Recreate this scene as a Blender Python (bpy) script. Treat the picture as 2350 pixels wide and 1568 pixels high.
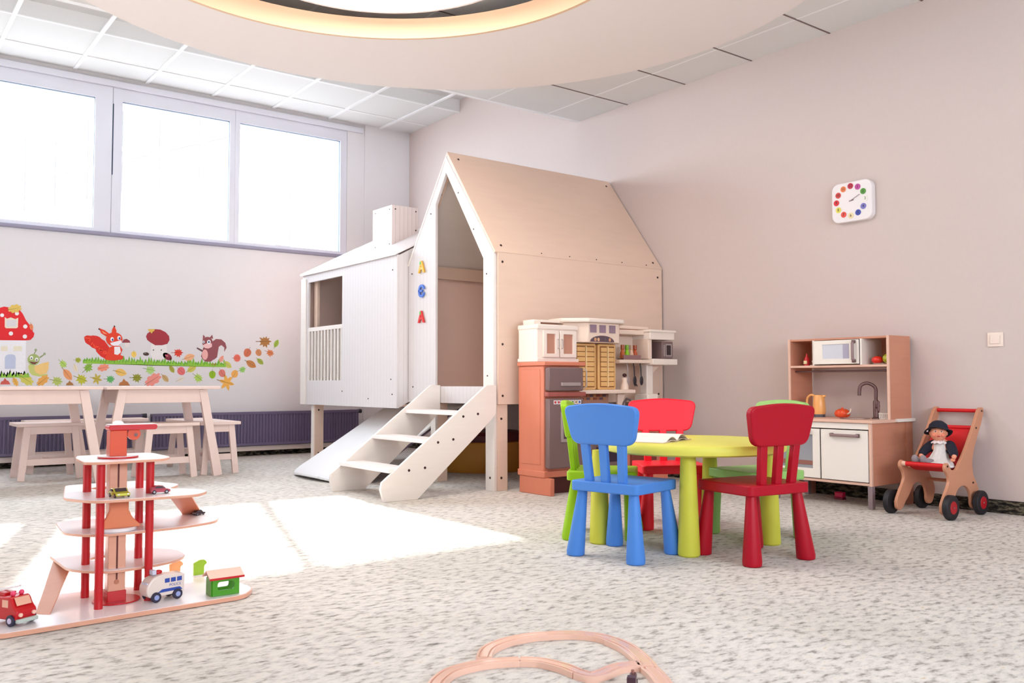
import bpy, bmesh, math, random
from mathutils import Vector, Matrix
from mathutils.geometry import tessellate_polygon
random.seed(7)
S = bpy.context.scene
for o in list(bpy.data.objects): bpy.data.objects.remove(o)
COL = S.collection
R = math.radians
# ------------------------------------------------------------------ camera, light, exposure
H = 0.75
PITCH, YAW, ROLL, FPX = .0467, .6517, .0016, 2033.6
cam = bpy.data.objects.new('camera', bpy.data.cameras.new('camera')); COL.objects.link(cam)
cam.data.sensor_width = 36; cam.data.lens = FPX / 2350 * 36; cam.data.clip_start = .02
fwd = Vector((math.sin(YAW)*math.cos(PITCH), math.cos(YAW)*math.cos(PITCH), math.sin(PITCH)))
right = Vector((math.cos(YAW), -math.sin(YAW), 0)); up = right.cross(fwd)
r2 = right*math.cos(ROLL) - up*math.sin(ROLL); u2 = right*math.sin(ROLL) + up*math.cos(ROLL)
cam.matrix_world = Matrix(((r2.x, u2.x, -fwd.x, 0), (r2.y, u2.y, -fwd.y, 0), (r2.z, u2.z, -fwd.z, H), (0, 0, 0, 1)))
cam.data.dof.use_dof = True; cam.data.dof.focus_distance = 4.4; cam.data.dof.aperture_fstop = 9.0
S.camera = cam
S.view_settings.view_transform = 'Standard'; S.view_settings.look = 'None'
S.view_settings.gamma = 1; S.view_settings.use_curve_mapping = False
S.view_settings.exposure = 0.16
world = bpy.data.worlds.new('sky'); S.world = world; world.use_nodes = True
bg = world.node_tree.nodes['Background']; bg.inputs[0].default_value = (.80, .90, 1.0, 1); bg.inputs[1].default_value = 12
sun = bpy.data.objects.new('sun', bpy.data.lights.new('sun', 'SUN')); COL.objects.link(sun)
sun.data.energy = 20; sun.data.angle = R(1.2); sun.data.color = (1, .97, .93)
sun.rotation_euler = Vector((-.484, -1.62, -1)).to_track_quat('-Z', 'Y').to_euler()
XR, YW, ZL, ZH, YE = 5.33, 9.005, 3.13, 3.704, 6.0
for (nm, loc, rot, sx, sy) in (('daylight_portal', (1.7, YW+.25, 2.85), (R(-90), 0, 0), 6.0, 1.4), ('rear_fill_portal', (1.5, -2.55, 1.7), (R(90), 0, 0), 5.6, 1.0)):  # rear portal samples sky light through the added opening behind the camera
    a = bpy.data.objects.new(nm, bpy.data.lights.new(nm, 'AREA')); COL.objects.link(a)
    a.data.shape = 'RECTANGLE'; a.data.size = sx; a.data.size_y = sy; a.location = loc; a.rotation_euler = rot
    a.data.cycles.is_portal = True
# ------------------------------------------------------------------ helpers
def lin(c):
    return tuple(((x/255)/12.92 if x/255 <= .04045 else ((x/255+.055)/1.055)**2.4) for x in c)
MATS = {}
def M(name, rgb, rough=.5, var=.05, scale=6, bump=0, stretch=(1, 1, 1), metal=0, emit=0, coat=0, sheen=0):
    if name in MATS: return MATS[name]
    m = bpy.data.materials.new(name); m.use_nodes = True; nt = m.node_tree; N = nt.nodes; L = nt.links
    b = N['Principled BSDF']; c = lin(rgb)
    b.inputs['Roughness'].default_value = rough; b.inputs['Metallic'].default_value = metal
    b.inputs['Coat Weight'].default_value = coat
    if sheen: b.inputs['Sheen Weight'].default_value = sheen
    if emit:
        b.inputs['Emission Color'].default_value = (*c, 1); b.inputs['Emission Strength'].default_value = emit
    tc = N.new('ShaderNodeTexCoord'); mp = N.new('ShaderNodeMapping'); mp.inputs['Scale'].default_value = stretch
    no = N.new('ShaderNodeTexNoise'); no.inputs['Scale'].default_value = scale; no.inputs['Detail'].default_value = 4
    mx = N.new('ShaderNodeMix'); mx.data_type = 'RGBA'
    mx.inputs[6].default_value = (*[x*(1-var) for x in c], 1); mx.inputs[7].default_value = (*[min(1, x*(1+var)) for x in c], 1)
    L.new(tc.outputs['Object'], mp.inputs[0]); L.new(mp.outputs[0], no.inputs['Vector']); L.new(no.outputs[0], mx.inputs[0])
    L.new(mx.outputs[2], b.inputs['Base Color'])
    if bump:
        bp = N.new('ShaderNodeBump'); bp.inputs['Strength'].default_value = bump; bp.inputs['Distance'].default_value = .002
        L.new(no.outputs[0], bp.inputs['Height']); L.new(bp.outputs[0], b.inputs['Normal'])
    MATS[name] = m; return m
def math_node(nt, op, a, b=None, c=None):
    n = nt.nodes.new('ShaderNodeMath'); n.operation = op
    for i, v in enumerate((a, b, c)):
        if v is None: continue
        if isinstance(v, (int, float)): n.inputs[i].default_value = v
        else: nt.links.new(v, n.inputs[i])
    return n.outputs[0]
def groove_mat(name, rgb, period, depth=.35, dark=.82, axis='xy'):
    """white-washed boards with narrow vertical grooves"""
    m = M(name, rgb, .55, .05, 9, 0, (6, 6, 1)); nt = m.node_tree; b = nt.nodes['Principled BSDF']
    g = nt.nodes.new('ShaderNodeNewGeometry'); s = nt.nodes.new('ShaderNodeSeparateXYZ'); nt.links.new(g.outputs['Position'], s.inputs[0])
    v = math_node(nt, 'ADD', s.outputs[0], s.outputs[1]) if axis == 'xy' else s.outputs[{'x': 0, 'y': 1, 'z': 2}[axis]]
    f = math_node(nt, 'FRACT', math_node(nt, 'DIVIDE', v, period))
    t = math_node(nt, 'LESS_THAN', f, .09)
    src = b.inputs['Base Color'].links[0].from_socket
    mx = nt.nodes.new('ShaderNodeMix'); mx.data_type = 'RGBA'; mx.blend_type = 'MULTIPLY'
    nt.links.new(t, mx.inputs[0]); nt.links.new(src, mx.inputs[6]); mx.inputs[7].default_value = (dark, dark, dark, 1)
    nt.links.new(mx.outputs[2], b.inputs['Base Color'])
    bp = nt.nodes.new('ShaderNodeBump'); bp.inputs['Strength'].default_value = depth; bp.inputs['Distance'].default_value = .004; bp.invert = True
    nt.links.new(t, bp.inputs['Height']); nt.links.new(bp.outputs[0], b.inputs['Normal'])
    return m
def carpet_mat(name, stops, scale, stretch, bump=.6, detail=3):
    m = bpy.data.materials.new(name); m.use_nodes = True; nt = m.node_tree; N = nt.nodes; L = nt.links
    b = N['Principled BSDF']; b.inputs['Roughness'].default_value = .95; b.inputs['Specular IOR Level'].default_value = .1
    g = N.new('ShaderNodeNewGeometry'); mp = N.new('ShaderNodeMapping'); mp.inputs['Scale'].default_value = stretch; mp.inputs['Rotation'].default_value = (0, 0, YAW)
    L.new(g.outputs['Position'], mp.inputs[0])
    no = N.new('ShaderNodeTexNoise'); no.inputs['Scale'].default_value = scale; no.inputs['Detail'].default_value = detail; no.inputs['Roughness'].default_value = .65
    L.new(mp.outputs[0], no.inputs['Vector'])
    cr = N.new('ShaderNodeValToRGB'); el = cr.color_ramp.elements
    while len(el) < len(stops): el.new(.5)
    for e, (p, c) in zip(el, stops): e.position = p; e.color = (*lin(c), 1)
    L.new(no.outputs[0], cr.inputs[0])
    n2 = N.new('ShaderNodeTexNoise'); n2.inputs['Scale'].default_value = 1.1; n2.inputs['Detail'].default_value = 2; L.new(g.outputs['Position'], n2.inputs['Vector'])
    mx = N.new('ShaderNodeMix'); mx.data_type = 'RGBA'; mx.blend_type = 'MULTIPLY'; mx.inputs[0].default_value = .5
    c2 = N.new('ShaderNodeValToRGB'); c2.color_ramp.elements[0].color = (.78, .78, .74, 1); c2.color_ramp.elements[1].color = (1, 1, 1, 1); c2.color_ramp.elements[0].position = .35; c2.color_ramp.elements[1].position = .6
    L.new(n2.outputs[0], c2.inputs[0]); L.new(cr.outputs[0], mx.inputs[6]); L.new(c2.outputs[0], mx.inputs[7]); L.new(mx.outputs[2], b.inputs['Base Color'])
    bp = N.new('ShaderNodeBump'); bp.inputs['Strength'].default_value = bump; bp.inputs['Distance'].default_value = .006
    L.new(no.outputs[0], bp.inputs['Height']); L.new(bp.outputs[0], b.inputs['Normal'])
    MATS[name] = m; return m
def glass_mat():
    m = bpy.data.materials.new('window_glass'); m.use_nodes = True; nt = m.node_tree; N = nt.nodes
    N.remove(N['Principled BSDF']); o = N['Material Output']
    t = N.new('ShaderNodeBsdfTransparent'); t.inputs[0].default_value = (.97, .99, 1, 1); g = N.new('ShaderNodeBsdfGlossy'); g.inputs['Roughness'].default_value = .02
    x = N.new('ShaderNodeMixShader'); x.inputs[0].default_value = .05
    nt.links.new(t.outputs[0], x.inputs[1]); nt.links.new(g.outputs[0], x.inputs[2]); nt.links.new(x.outputs[0], o.inputs[0]); return m
def root_of(o):
    while o.parent: o = o.parent
    return o
LOCAL = set()
class B:
    def __init__(s): s.v = []; s.f = []
    def add(s, vs, fs):
        n = len(s.v); s.v += [tuple(p) for p in vs]; s.f += [tuple(i+n for i in f) for f in fs]; return s
    def box(s, x0, x1, y0, y1, z0, z1):
        return s.add([(x, y, z) for x in (x0, x1) for y in (y0, y1) for z in (z0, z1)],
                     [(0, 1, 3, 2), (4, 6, 7, 5), (0, 4, 5, 1), (2, 3, 7, 6), (0, 2, 6, 4), (1, 5, 7, 3)])
    def bar(s, p, q, w, d, ref=(0, 0, 1), w2=None, d2=None):
        p, q = Vector(p), Vector(q); t = (q-p).normalized(); a = t.cross(Vector(ref)).normalized(); b = a.cross(t).normalized()
        w2 = w if w2 is None else w2; d2 = d if d2 is None else d2
        vs = [p+a*i*w/2+b*j*d/2 for i in (-1, 1) for j in (-1, 1)] + [q+a*i*w2/2+b*j*d2/2 for i in (-1, 1) for j in (-1, 1)]
        return s.add(vs, [(0, 1, 3, 2), (4, 6, 7, 5), (0, 4, 5, 1), (2, 3, 7, 6), (0, 2, 6, 4), (1, 5, 7, 3)])
    def loft(s, rings, cap=True, closed=False):
        n = len(rings[0]); vs = [p for r in rings for p in r]; fs = []
        m = len(rings)
        for i in range(m if closed else m-1):
            for k in range(n):
                a, b = i*n+k, i*n+(k+1) % n; c, d = ((i+1) % m)*n+(k+1) % n, ((i+1) % m)*n+k
                fs.append((a, b, c, d))
        if cap and not closed: fs += [tuple(range(n))[::-1], tuple(range((m-1)*n, m*n))]
        return s.add(vs, fs)
    def cone(s, p, q, r0, r1=None, n=20):
        p, q = Vector(p), Vector(q); r1 = r0 if r1 is None else r1; t = (q-p).normalized()
        a = t.orthogonal().normalized(); b = t.cross(a)
        return s.loft([[c+(a*math.cos(2*math.pi*k/n)+b*math.sin(2*math.pi*k/n))*r for k in range(n)] for c, r in ((p, r0), (q, r1))])
    def tube(s, pts, r, n=10, closed=False, rs=None):
        pts = [Vector(p) for p in pts]; rings = []; a = None; m = len(pts)
        for i, p in enumerate(pts):
            t = (pts[(i+1) % m]-pts[i-1]) if (closed or 0 < i < m-1) else (pts[1]-pts[0] if i == 0 else pts[-1]-pts[-2])
            t.normalize()
            if a is None: a = t.orthogonal().normalized()
            a = (a-t*a.dot(t)).normalized(); b = t.cross(a); rr = rs[i] if rs else r
            rings.append([p+(a*math.cos(2*math.pi*k/n)+b*math.sin(2*math.pi*k/n))*rr for k in range(n)])
        return s.loft(rings, closed=closed)
    def lathe(s, prof, c=(0, 0, 0), n=32, sx=1, sy=1):
        return s.loft([[(c[0]+r*sx*math.cos(2*math.pi*k/n), c[1]+r*sy*math.sin(2*math.pi*k/n), c[2]+z) for k in range(n)] for r, z in prof])
    def ell(s, c, r, n=20, m=12, rot=None):
        rings = []
        for i in range(1, m):
            a = math.pi*i/m; rings.append([Vector((r[0]*math.sin(a)*math.cos(2*math.pi*k/n), r[1]*math.sin(a)*math.sin(2*math.pi*k/n), -r[2]*math.cos(a))) for k in range(n)])
        if rot: rings = [[rot @ p for p in q] for q in rings]
        return s.loft([[p+Vector(c) for p in q] for q in rings])
    def prism(s, outer, fn, t0, t1, holes=()):
        """polygon (a,b) with holes, mapped by fn(a,b,t) and extruded from t0 to t1"""
        loops = [list(outer)]+[list(h) for h in holes]; flat = [p for l in loops for p in l]
        tri = tessellate_polygon([[Vector((a, b, 0)) for a, b in l] for l in loops]); n = len(flat)
        vs = [fn(a, b, t0) for a, b in flat]+[fn(a, b, t1) for a, b in flat]
        if len(loops) == 1: fs = [tuple(range(n))[::-1], tuple(range(n, 2*n))]
        else: fs = [tuple(t)[::-1] for t in tri]+[tuple(i+n for i in t) for t in tri]
        k = 0
        for l in loops:
            m = len(l)
            for i in range(m): a, b = k+i, k+(i+1) % m; fs.append((a, b, b+n, a+n))
            k += m
        return s.add(vs, fs)
    def o(s, name, mat, parent=None, bev=0, seg=2, ang=38, smooth=True):
        me = bpy.data.meshes.new(name); off = Vector((0, 0, 0))
        if parent is not None:
            rt = root_of(parent)
            if rt.name not in LOCAL: off = rt.location
        me.from_pydata([tuple(Vector(p)-off) for p in s.v], [], s.f); me.materials.append(mat)
        bm = bmesh.new(); bm.from_mesh(me); bmesh.ops.remove_doubles(bm, verts=bm.verts, dist=1e-6); bmesh.ops.recalc_face_normals(bm, faces=bm.faces)
        for e in bm.edges:
            e.smooth = not (len(e.link_faces) != 2 or e.calc_face_angle(0) > R(ang))
        for f in bm.faces: f.smooth = smooth
        bm.to_mesh(me); bm.free()
        ob = bpy.data.objects.new(name, me); COL.objects.link(ob)
        if parent is not None: ob.parent = parent
        if bev:
            md = ob.modifiers.new('soft_edges', 'BEVEL'); md.width = bev; md.segments = seg; md.limit_method = 'ANGLE'; md.angle_limit = R(35)
        return ob
def XZ(y0=0): return lambda a, b, t: (a, y0+t, b)
def YZ(x0=0): return lambda a, b, t: (x0+t, a, b)
def XY(z0=0): return lambda a, b, t: (a, b, z0+t)
def thing(name, label, cat, loc=(0, 0, 0), rotz=0, group=None, local=False):
    e = bpy.data.objects.new(name, None); COL.objects.link(e); e.location = loc; e.rotation_euler = (0, 0, rotz); e.empty_display_size = .1
    e['label'] = label; e['category'] = cat
    if group: e['group'] = group
    if local: LOCAL.add(e.name)
    return e
def tag(o, label, cat, group=None):
    o['label'] = label; o['category'] = cat
    if group: o['group'] = group
    return o
def struct(o): o['kind'] = 'structure'; return o
def rebase(o):
    """origin of a single-mesh thing to its lowest middle"""
    me = o.data; xs = [v.co for v in me.vertices]
    c = Vector(((min(p.x for p in xs)+max(p.x for p in xs))/2, (min(p.y for p in xs)+max(p.y for p in xs))/2, min(p.z for p in xs)))
    me.transform(Matrix.Translation(-c)); o.location = c; return o
def copy_tree(o, parent=None):
    c = o.copy(); COL.objects.link(c); c.parent = parent
    for ch in list(o.children): copy_tree(ch, c)
    return c
def rrect(x0, x1, y0, y1, r, n=5):
    out = []
    for cx, cy, a0 in ((x1-r, y0+r, -90), (x1-r, y1-r, 0), (x0+r, y1-r, 90), (x0+r, y0+r, 180)):
        for k in range(n+1):
            a = R(a0+90*k/n); out.append((cx+r*math.cos(a), cy+r*math.sin(a)))
    return out
def round_poly(pts, r, n=5):
    out = []; m = len(pts)
    for i in range(m):
        p = Vector(pts[i]); a = Vector(pts[i-1]); b = Vector(pts[(i+1) % m]); u = (a-p); v = (b-p)
        rr = r[i] if isinstance(r, (list, tuple)) else r
        rr = min(rr, u.length*.48, v.length*.48); p0 = p+u.normalized()*rr; p1 = p+v.normalized()*rr
        for k in range(n+1):
            t = k/n; q = p0*(1-t)**2+p*2*t*(1-t)+p1*t*t; out.append((q.x, q.y))
    return out
def spline(pts, n=8, closed=False):
    P = [Vector(p) for p in pts]; out = []; m = len(P)
    for i in range(m if closed else m-1):
        g = (lambda k: P[k % m]) if closed else (lambda k: P[max(0, min(m-1, k))])
        a, b, c, d = g(i-1), g(i), g(i+1), g(i+2)
        for k in range(n):
            t = k/n; out.append(.5*((2*b)+(c-a)*t+(2*a-5*b+4*c-d)*t*t+(3*b-a-3*c+d)*t*t*t))
    if not closed: out.append(P[-1])
    return out
def text(name, s, size, mat, parent, loc, axes, depth=.0008, bold=0):
    """flat lettering; axes = (right, up) world vectors"""
    cu = bpy.data.curves.new(name, 'FONT'); cu.body = s; cu.size = size; cu.extrude = depth; cu.align_x = 'CENTER'; cu.align_y = 'CENTER'; cu.offset = bold
    t = bpy.data.objects.new('t', cu); COL.objects.link(t)
    me = bpy.data.meshes.new_from_object(t.evaluated_get(bpy.context.evaluated_depsgraph_get())); bpy.data.objects.remove(t)
    a, b = Vector(axes[0]).normalized(), Vector(axes[1]).normalized(); n = a.cross(b)
    off = Vector((0, 0, 0))
    if parent is not None and root_of(parent).name not in LOCAL: off = root_of(parent).location
    Mx = Matrix(((a.x, b.x, n.x, loc[0]-off.x), (a.y, b.y, n.y, loc[1]-off.y), (a.z, b.z, n.z, loc[2]-off.z), (0, 0, 0, 1)))
    me.transform(Mx); me.materials.clear(); me.materials.append(mat)
    o = bpy.data.objects.new(name, me); COL.objects.link(o)
    if parent is not None: o.parent = parent
    return o
# ------------------------------------------------------------------ materials
wall_m = M('wall_paint', (214, 197, 191), .85, .02, 40, .15)
wallw_m = M('white_wall_paint', (228, 223, 224), .85, .015, 40, .12)
ceil_m = M('ceiling_tile', (224, 222, 220), .9, .03, 120, .2)
grid_m = M('ceiling_grid_metal', (240, 238, 238), .4, .01)
gridd_m = M('ceiling_grid_shadow_gap', (120, 100, 98), .7, .02)
drum_m = M('drum_plaster', (234, 224, 220), .8, .01, 20)
frame_m = M('window_frame_white', (224, 222, 230), .35, .01)
gasket_m = M('window_gasket', (40, 60, 90), .5)
sill_m = M('sill_grey', (150, 145, 165), .5)
rad_m = M('radiator_enamel', (104, 92, 120), .45, .03)
floor_m = carpet_mat('loop_carpet', [(.28, (118, 112, 110)), (.38, (170, 162, 154)), (.47, (208, 201, 195)), (.60, (224, 217, 210)), (.72, (204, 188, 162))], 27, (.75, 1.5, 1), .25, 6)
base_m = carpet_mat('dark_carpet_skirting', [(.35, (26, 24, 24)), (.5, (58, 52, 46)), (.62, (120, 110, 92)), (.75, (60, 54, 48))], 18, (1, 1, 4), .4)
white_wash = M('whitewashed_birch', (234, 224, 216), .5, .04, 5, .05, (1, 1, 8))
ply_m = M('birch_plywood', (230, 200, 180), .5, .05, 4, .05, (1, 1, 6))
groove_m = groove_mat('whitewashed_beadboard', (219, 211, 210), .05, .25, .88)
screw_m = M('screw_head', (70, 50, 45), .4, metal=.6)
pale_wood = M('pale_table_wood', (232, 206, 196), .5, .05, 5, .04, (3, 3, 1))
toy_wood = M('beech_toy_wood', (226, 164, 136), .32, .06, 8, .03, (1, 6, 6), coat=.4)
toy_white = M('white_lacquer_wood', (242, 234, 234), .3, .01, coat=.2)
toy_red = M('red_toy_lacquer', (196, 4, 20), .35, .03, coat=.15)
black_m = M('black_rubber', (28, 24, 30), .6)
chrome_m = M('brushed_steel', (150, 140, 145), .3, metal=.8)

# ------------------------------------------------------------------ room shell
XL, YN = -3.2, -2.6
struct(B().box(XL-.2, XR+.2, YN-.2, YW+.2, -.1, 0).o('floor', floor_m))
# right wall
struct(B().box(XR, XR+.2, YN-.2, YW+.2, 0, ZH+.2).o('wall_right', wall_m))
struct(B().box(XL-.2, XL, YN-.2, YW+.2, 0, ZH+.2).o('wall_left', wallw_m))
# window wall with one long opening
WX0, WX1, WZ0, WZ1 = -2.4, 4.53, 2.15, 3.60
b = B(); b.box(XL, XR, YW, YW+.18, 0, WZ0); b.box(XL, XR, YW, YW+.18, WZ1, ZH+.2); b.box(XL, WX0, YW, YW+.18, WZ0, WZ1); b.box(WX1, XR, YW, YW+.18, WZ0, WZ1)
struct(b.o('wall_window', wallw_m))
struct(B().box(4.745, XR, YW-.02, YW, 0, ZH).o('wall_pier', wallw_m))
# rear wall with an unseen opening added behind the camera for fill light
b = B(); b.box(XL, XR, YN-.18, YN, 0, 1.2); b.box(XL, XR, YN-.18, YN, 2.2, ZH+.2); b.box(XL, -1.3, YN-.18, YN, 1.2, 2.2); b.box(4.3, XR, YN-.18, YN, 1.2, 2.2)
struct(b.o('wall_near', wallw_m))
# ceilings: low slab with the round opening, high bay along the windows
DC, DR = (1.92, 3.64), 1.62
hole = [(DC[0]+DR*math.cos(2*math.pi*k/64), DC[1]+DR*math.sin(2*math.pi*k/64)) for k in range(64)]
struct(B().box(XL, XR, YN-.1, YE, ZL, ZL+.05).o('ceiling', ceil_m))
struct(B().box(XL, XR, YE-.05, YE, ZL+.05, ZH+.05).o('ceiling_step', ceil_m))
struct(B().box(XL, XR, 7.925, YW+.1, ZH, ZH+.06).o('ceiling_high', ceil_m))
struct(B().box(XL, XR, YE-.1, 7.93, ZH+.13, ZH+.19).o('ceiling_raised', ceil_m))
struct(B().box(XL, XR, 7.92, 7.93, ZH, ZH+.13).o('ceiling_riser', ceil_m))
T = .648; X1G = 1.056
b = B(); d = B()
ys = [5.998-T*k for k in range(1, 14)]
for y in ys: d.box(XL, XR, y-.006, y+.006, ZL-.003, ZL)
for k in range(-6, 7):
    x = XR-.384-T*k
    if XL < x < XR: b.box(x-.008, x+.008, YN, YE, ZL-.002, ZL+.001)
b.box(XL, XR, YE-.045, YE+.001, ZL-.004, ZL)
struct(b.o('trim_1', grid_m)); struct(d.o('trim_2', gridd_m))
b = B()
for k in range(-6, 8):
    x = X1G+T*k
    if XL < x < XR: b.box(x-.016, x+.016, YE, YW, ZH-.012, ZH)
for y in (7.927, 7.927+T): b.box(XL, XR, y-.012, y+.012, ZH-.008, ZH)
struct(b.o('trim_3', grid_m))
struct(B().box(XL, 4.72, YW-.03, YW, 3.60, 3.66).o('trim_4', frame_m, bev=.004))
# windows
def window(n, x0, x1, o0, o1):
    y0, y1 = YW, YW+.07; z0, z1 = 2.185, 3.60; gz0, gz1 = 2.222, 3.475
    fr = B().prism([(o0, z0), (o1, z0), (o1, z1), (o0, z1)], XZ(), y0, y1, [[(x0, gz0), (x1, gz0), (x1, gz1), (x0, gz1)]])
    f = struct(fr.o('window_%d' % n, frame_m, bev=.004))
    B().prism([(x0, gz0), (x1, gz0), (x1, gz1), (x0, gz1)], XZ(), y0+.012, y0+.04, [[(x0+.003, gz0+.003), (x1-.003, gz0+.003), (x1-.003, gz1-.003), (x0+.003, gz1-.003)]]).o('gasket', gasket_m, f)
    B().box(x0, x1, y0+.03, y0+.036, gz0, gz1).o('pane', GLASS, f)
    return f
GLASS = glass_mat()
window(1, .92, 1.895, .83, 2.05); window(2, 2.14, 3.19, 2.052, 3.246); window(3, 3.297, 4.447, 3.247, 4.528)
window(4, -.35, .76, -.44, .828); window(5, -1.6, -.5, -1.7, -.442)
struct(B().box(XL, 2.0, YW-.005, YW+.05, 2.19, 2.20).o('trim_5', frame_m))
struct(B().box(2.052, 2.059, YW-.002, YW+.01, 2.75, 3.44).o('trim_6', gasket_m))
struct(B().box(XL, 4.53, YW-.035, YW+.06, 2.155, 2.187).o('trim_7', sill_m, bev=.004))
# skirting
struct(B().box(XR-.012, XR, YN, YW, 0, .075).o('baseboard_right', base_m))
struct(B().box(XL, XR, YW-.012, YW, 0, .06).o('baseboard_window', base_m))
struct(B().box(XL, 4.72, YW-.10, YW-.012, .055, .105).o('trim_8', M('plinth_paint', (238, 220, 210), .5), bev=.004))
# what is seen through the glass: pale rendered wing across the yard; the ground is unseen, added to cut uplight
pb = M('pale_render', (236, 236, 236), .9, .01); gl = M('far_glazing', (100, 94, 90), .9)
t = thing('building', 'pale rendered building with a glazed upper floor seen through the windows', 'building', (9.88, 27.4, 0), R(110), None, True)
B().box(-7, 26, -.4, 0, -1, 11.0).o('wall', pb, t)
for k in range(9):
    w = B().box(-.4+2.1*k, 1.35+2.1*k, 0, .04, 7.5, 10.4).o('window', gl, t); B().box(-.4+2.1*k, 1.35+2.1*k, .04, .06, 8.6, 8.72).o('transom', pb, w)
B().box(-2.5, -1.9, 0, .04, 4.6, 6.5).o('door', gl, t)
gd = B().box(-30, 40, YW+.25, 70, -1.2, -1.0); tag(rebase(gd.o('ground', M('unseen_ground', (136, 134, 130), .9, .05, 2))), 'unseen grey ground outside, added to cut light from below', 'ground')

# round ceiling light
t = thing('round_ceiling_light', 'huge round ceiling drum with off-centre opening and glowing white disc', 'ceiling light', (2.3, 3.64, 2.9))
circ = lambda c, r, n=96: [(c[0]+r*math.cos(2*math.pi*k/n), c[1]+r*math.sin(2*math.pi*k/n)) for k in range(n)]
B().prism(circ((2.316, 3.642), 2.109), XY(), 2.90, 2.93, [circ((1.92, 3.64), 1.385)]).o('soffit_ring', drum_m, t)
B().prism(circ((2.316, 3.642), 2.109), XY(), 2.93, ZL, [circ((2.316, 3.642), 2.09)]).o('outer_rim', drum_m, t)
cove = M('cove_cream', (226, 190, 156), .6, .01)
B().prism(circ((1.92, 3.64), 1.40), XY(), 2.899, 3.025, [circ((1.92, 3.64), 1.378)]).o('cove_band', cove, t)
B().prism(circ((2.14, 3.96), .835), XY(), 3.0, 3.03).o('diffuser', M('lamp_diffuser', (255, 248, 240), .5, .0, emit=7.0), t)
B().prism(circ((2.14, 3.96), .855), XY(), 3.0, 3.09, [circ((2.14, 3.96), .836)]).o('diffuser_rim', toy_white, t)
for a in (40, 160, 280):
    x, y = 2.14+.7*math.cos(R(a)), 3.96+.7*math.sin(R(a)); B().cone((x, y, 3.03), (x, y, ZL), .008).o('hanger', chrome_m, t)

# ------------------------------------------------------------------ playhouse
def bolt(p, n, parent, r=.009, m=None):
    p = Vector(p); n = Vector(n).normalized()
    B().cone(p, p+n*.004, r, r*.8, 10).o('screw', m or screw_m, parent)
HX, HX1, HN, HF, HR, HZ, HE, HT = 3.64, 5.315, 4.975, 6.135, 5.575, .60, 1.68, 2.485
ph = thing('playhouse', 'tall pale wooden playhouse on posts with pitched plywood roof, steps and slide', 'playhouse', (HX, HN, 0))
b = B(); b.prism([(HN, HZ), (HF, HZ), (HF, 1.70), (HR, HT), (HN, HE)], YZ(), HX, HX+.022, [[(5.10, .725), (5.738, .725), (5.738, 2.12), (5.588, 2.345), (5.10, 1.635)]])
b.o('front_gable', groove_m, ph, .002)
# smooth door surround
b = B(); b.prism([(5.02, .60), (5.10, .60), (5.10, 1.635), (5.588, 2.345), (5.738, 2.12), (5.738, 2.17), (5.588, 2.46), (HN+.005, 1.67), (HN+.005, .60)], YZ(), HX-.004, HX)
b.o('door_surround', white_wash, ph)
B().box(HX+.022, HX1, HN-.016, HN, HZ, HE-.012).o('side_panel', ply_m, ph, .002)
B().box(HX+.022, HX1, HF-.016, HF, HZ, 1.70).o('side_panel', M('lit_interior_birch', (240, 208, 194), .55, .04, 5), ph)  # inside panels lightened in colour to make up for missing light
B().prism([(HN, HZ), (HF, HZ), (HF, 1.70), (HR, HT), (HN, HE)], YZ(), HX1-.02, HX1).o('rear_gable', M('lit_interior_birch', (240, 208, 194), .55, .04, 5), ph)
rf = ply_m
B().prism([(HN-.02, HE-.012), (HN-.006, HE-.02), (HR+.004, HT-.004), (HR, HT+.016)], YZ(), HX-.004, HX1+.004).o('roof_panel', rf, ph, .001)
B().prism([(HF+.02, 1.69), (HF+.004, 1.685), (HR-.002, HT-.004), (HR, HT+.016)], YZ(), HX-.004, HX1+.004).o('roof_panel', white_wash, ph, .001)
B().box(HX+.022, HX1-.02, HN, HF-.016, HZ, HZ+.02).o('deck', ply_m, ph)
B().bar((HX+.05, 6.1, 1.70), (HX+.05, HR+.02, 2.42), .045, .02, (1, 0, 0)).o('rafter', ply_m, ph)
B().bar((HX+.05, HN+.03, 1.66), (HX+.05, HR-.02, 2.42), .045, .02, (1, 0, 0)).o('rafter', ply_m, ph)
B().box(HX+.03, HX1-.02, HF-.045, HF-.018, 1.60, 1.70).o('wall_rail', ply_m, ph, .002)
for (x0, x1, y0, y1, m) in ((HX, HX+.022, HN, HN+.105, white_wash), (HX+.024, HX+.115, HN, HN+.02, ply_m)):
    B().box(x0, x1, y0, y1, 0, HZ).o('post', m, ph, .002)
B().box(HX, HX+.022, 5.735, 5.80, 0, HZ).o('post', white_wash, ph, .002); B().box(HX+.022, HX+.11, 5.735, 5.755, 0, HZ).o('post', ply_m, ph, .002)
B().box(HX1-.1, HX1-.01, HN, HN+.02, 0, HZ).o('post', ply_m, ph, .002); B().box(HX1-.1, HX1-.01, HF-.04, HF-.02, 0, HZ).o('post', ply_m, ph, .002)
for p in ((HX+.06, HN, .09), (HX+.06, HN, .50)): bolt(p, (0, -1, 0), ph)
for p in ((HX, HN+.05, .09), (HX, HN+.05, .53)): bolt(p, (-1, 0, 0), ph)
for z in (.66, 1.02, 1.60): bolt((HX+.06, HN-.016, z), (0, -1, 0), ph)
for z in (.66, 1.10, 1.60): bolt((HX1-.05, HN-.016, z), (0, -1, 0), ph)
for (y, z) in ((5.05, .80), (5.06, 1.52), (5.22, 1.86), (5.42, 2.16), (5.80, 2.06), (6.08, 1.62), (6.06, .72), (5.82, .66), (5.68, .67), (5.16, .67)): bolt((HX-.004, y, z), (-1, 0, 0), ph, .006)
nr = Vector((0, -(HT-HE), HR-HN)).normalized()
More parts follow.
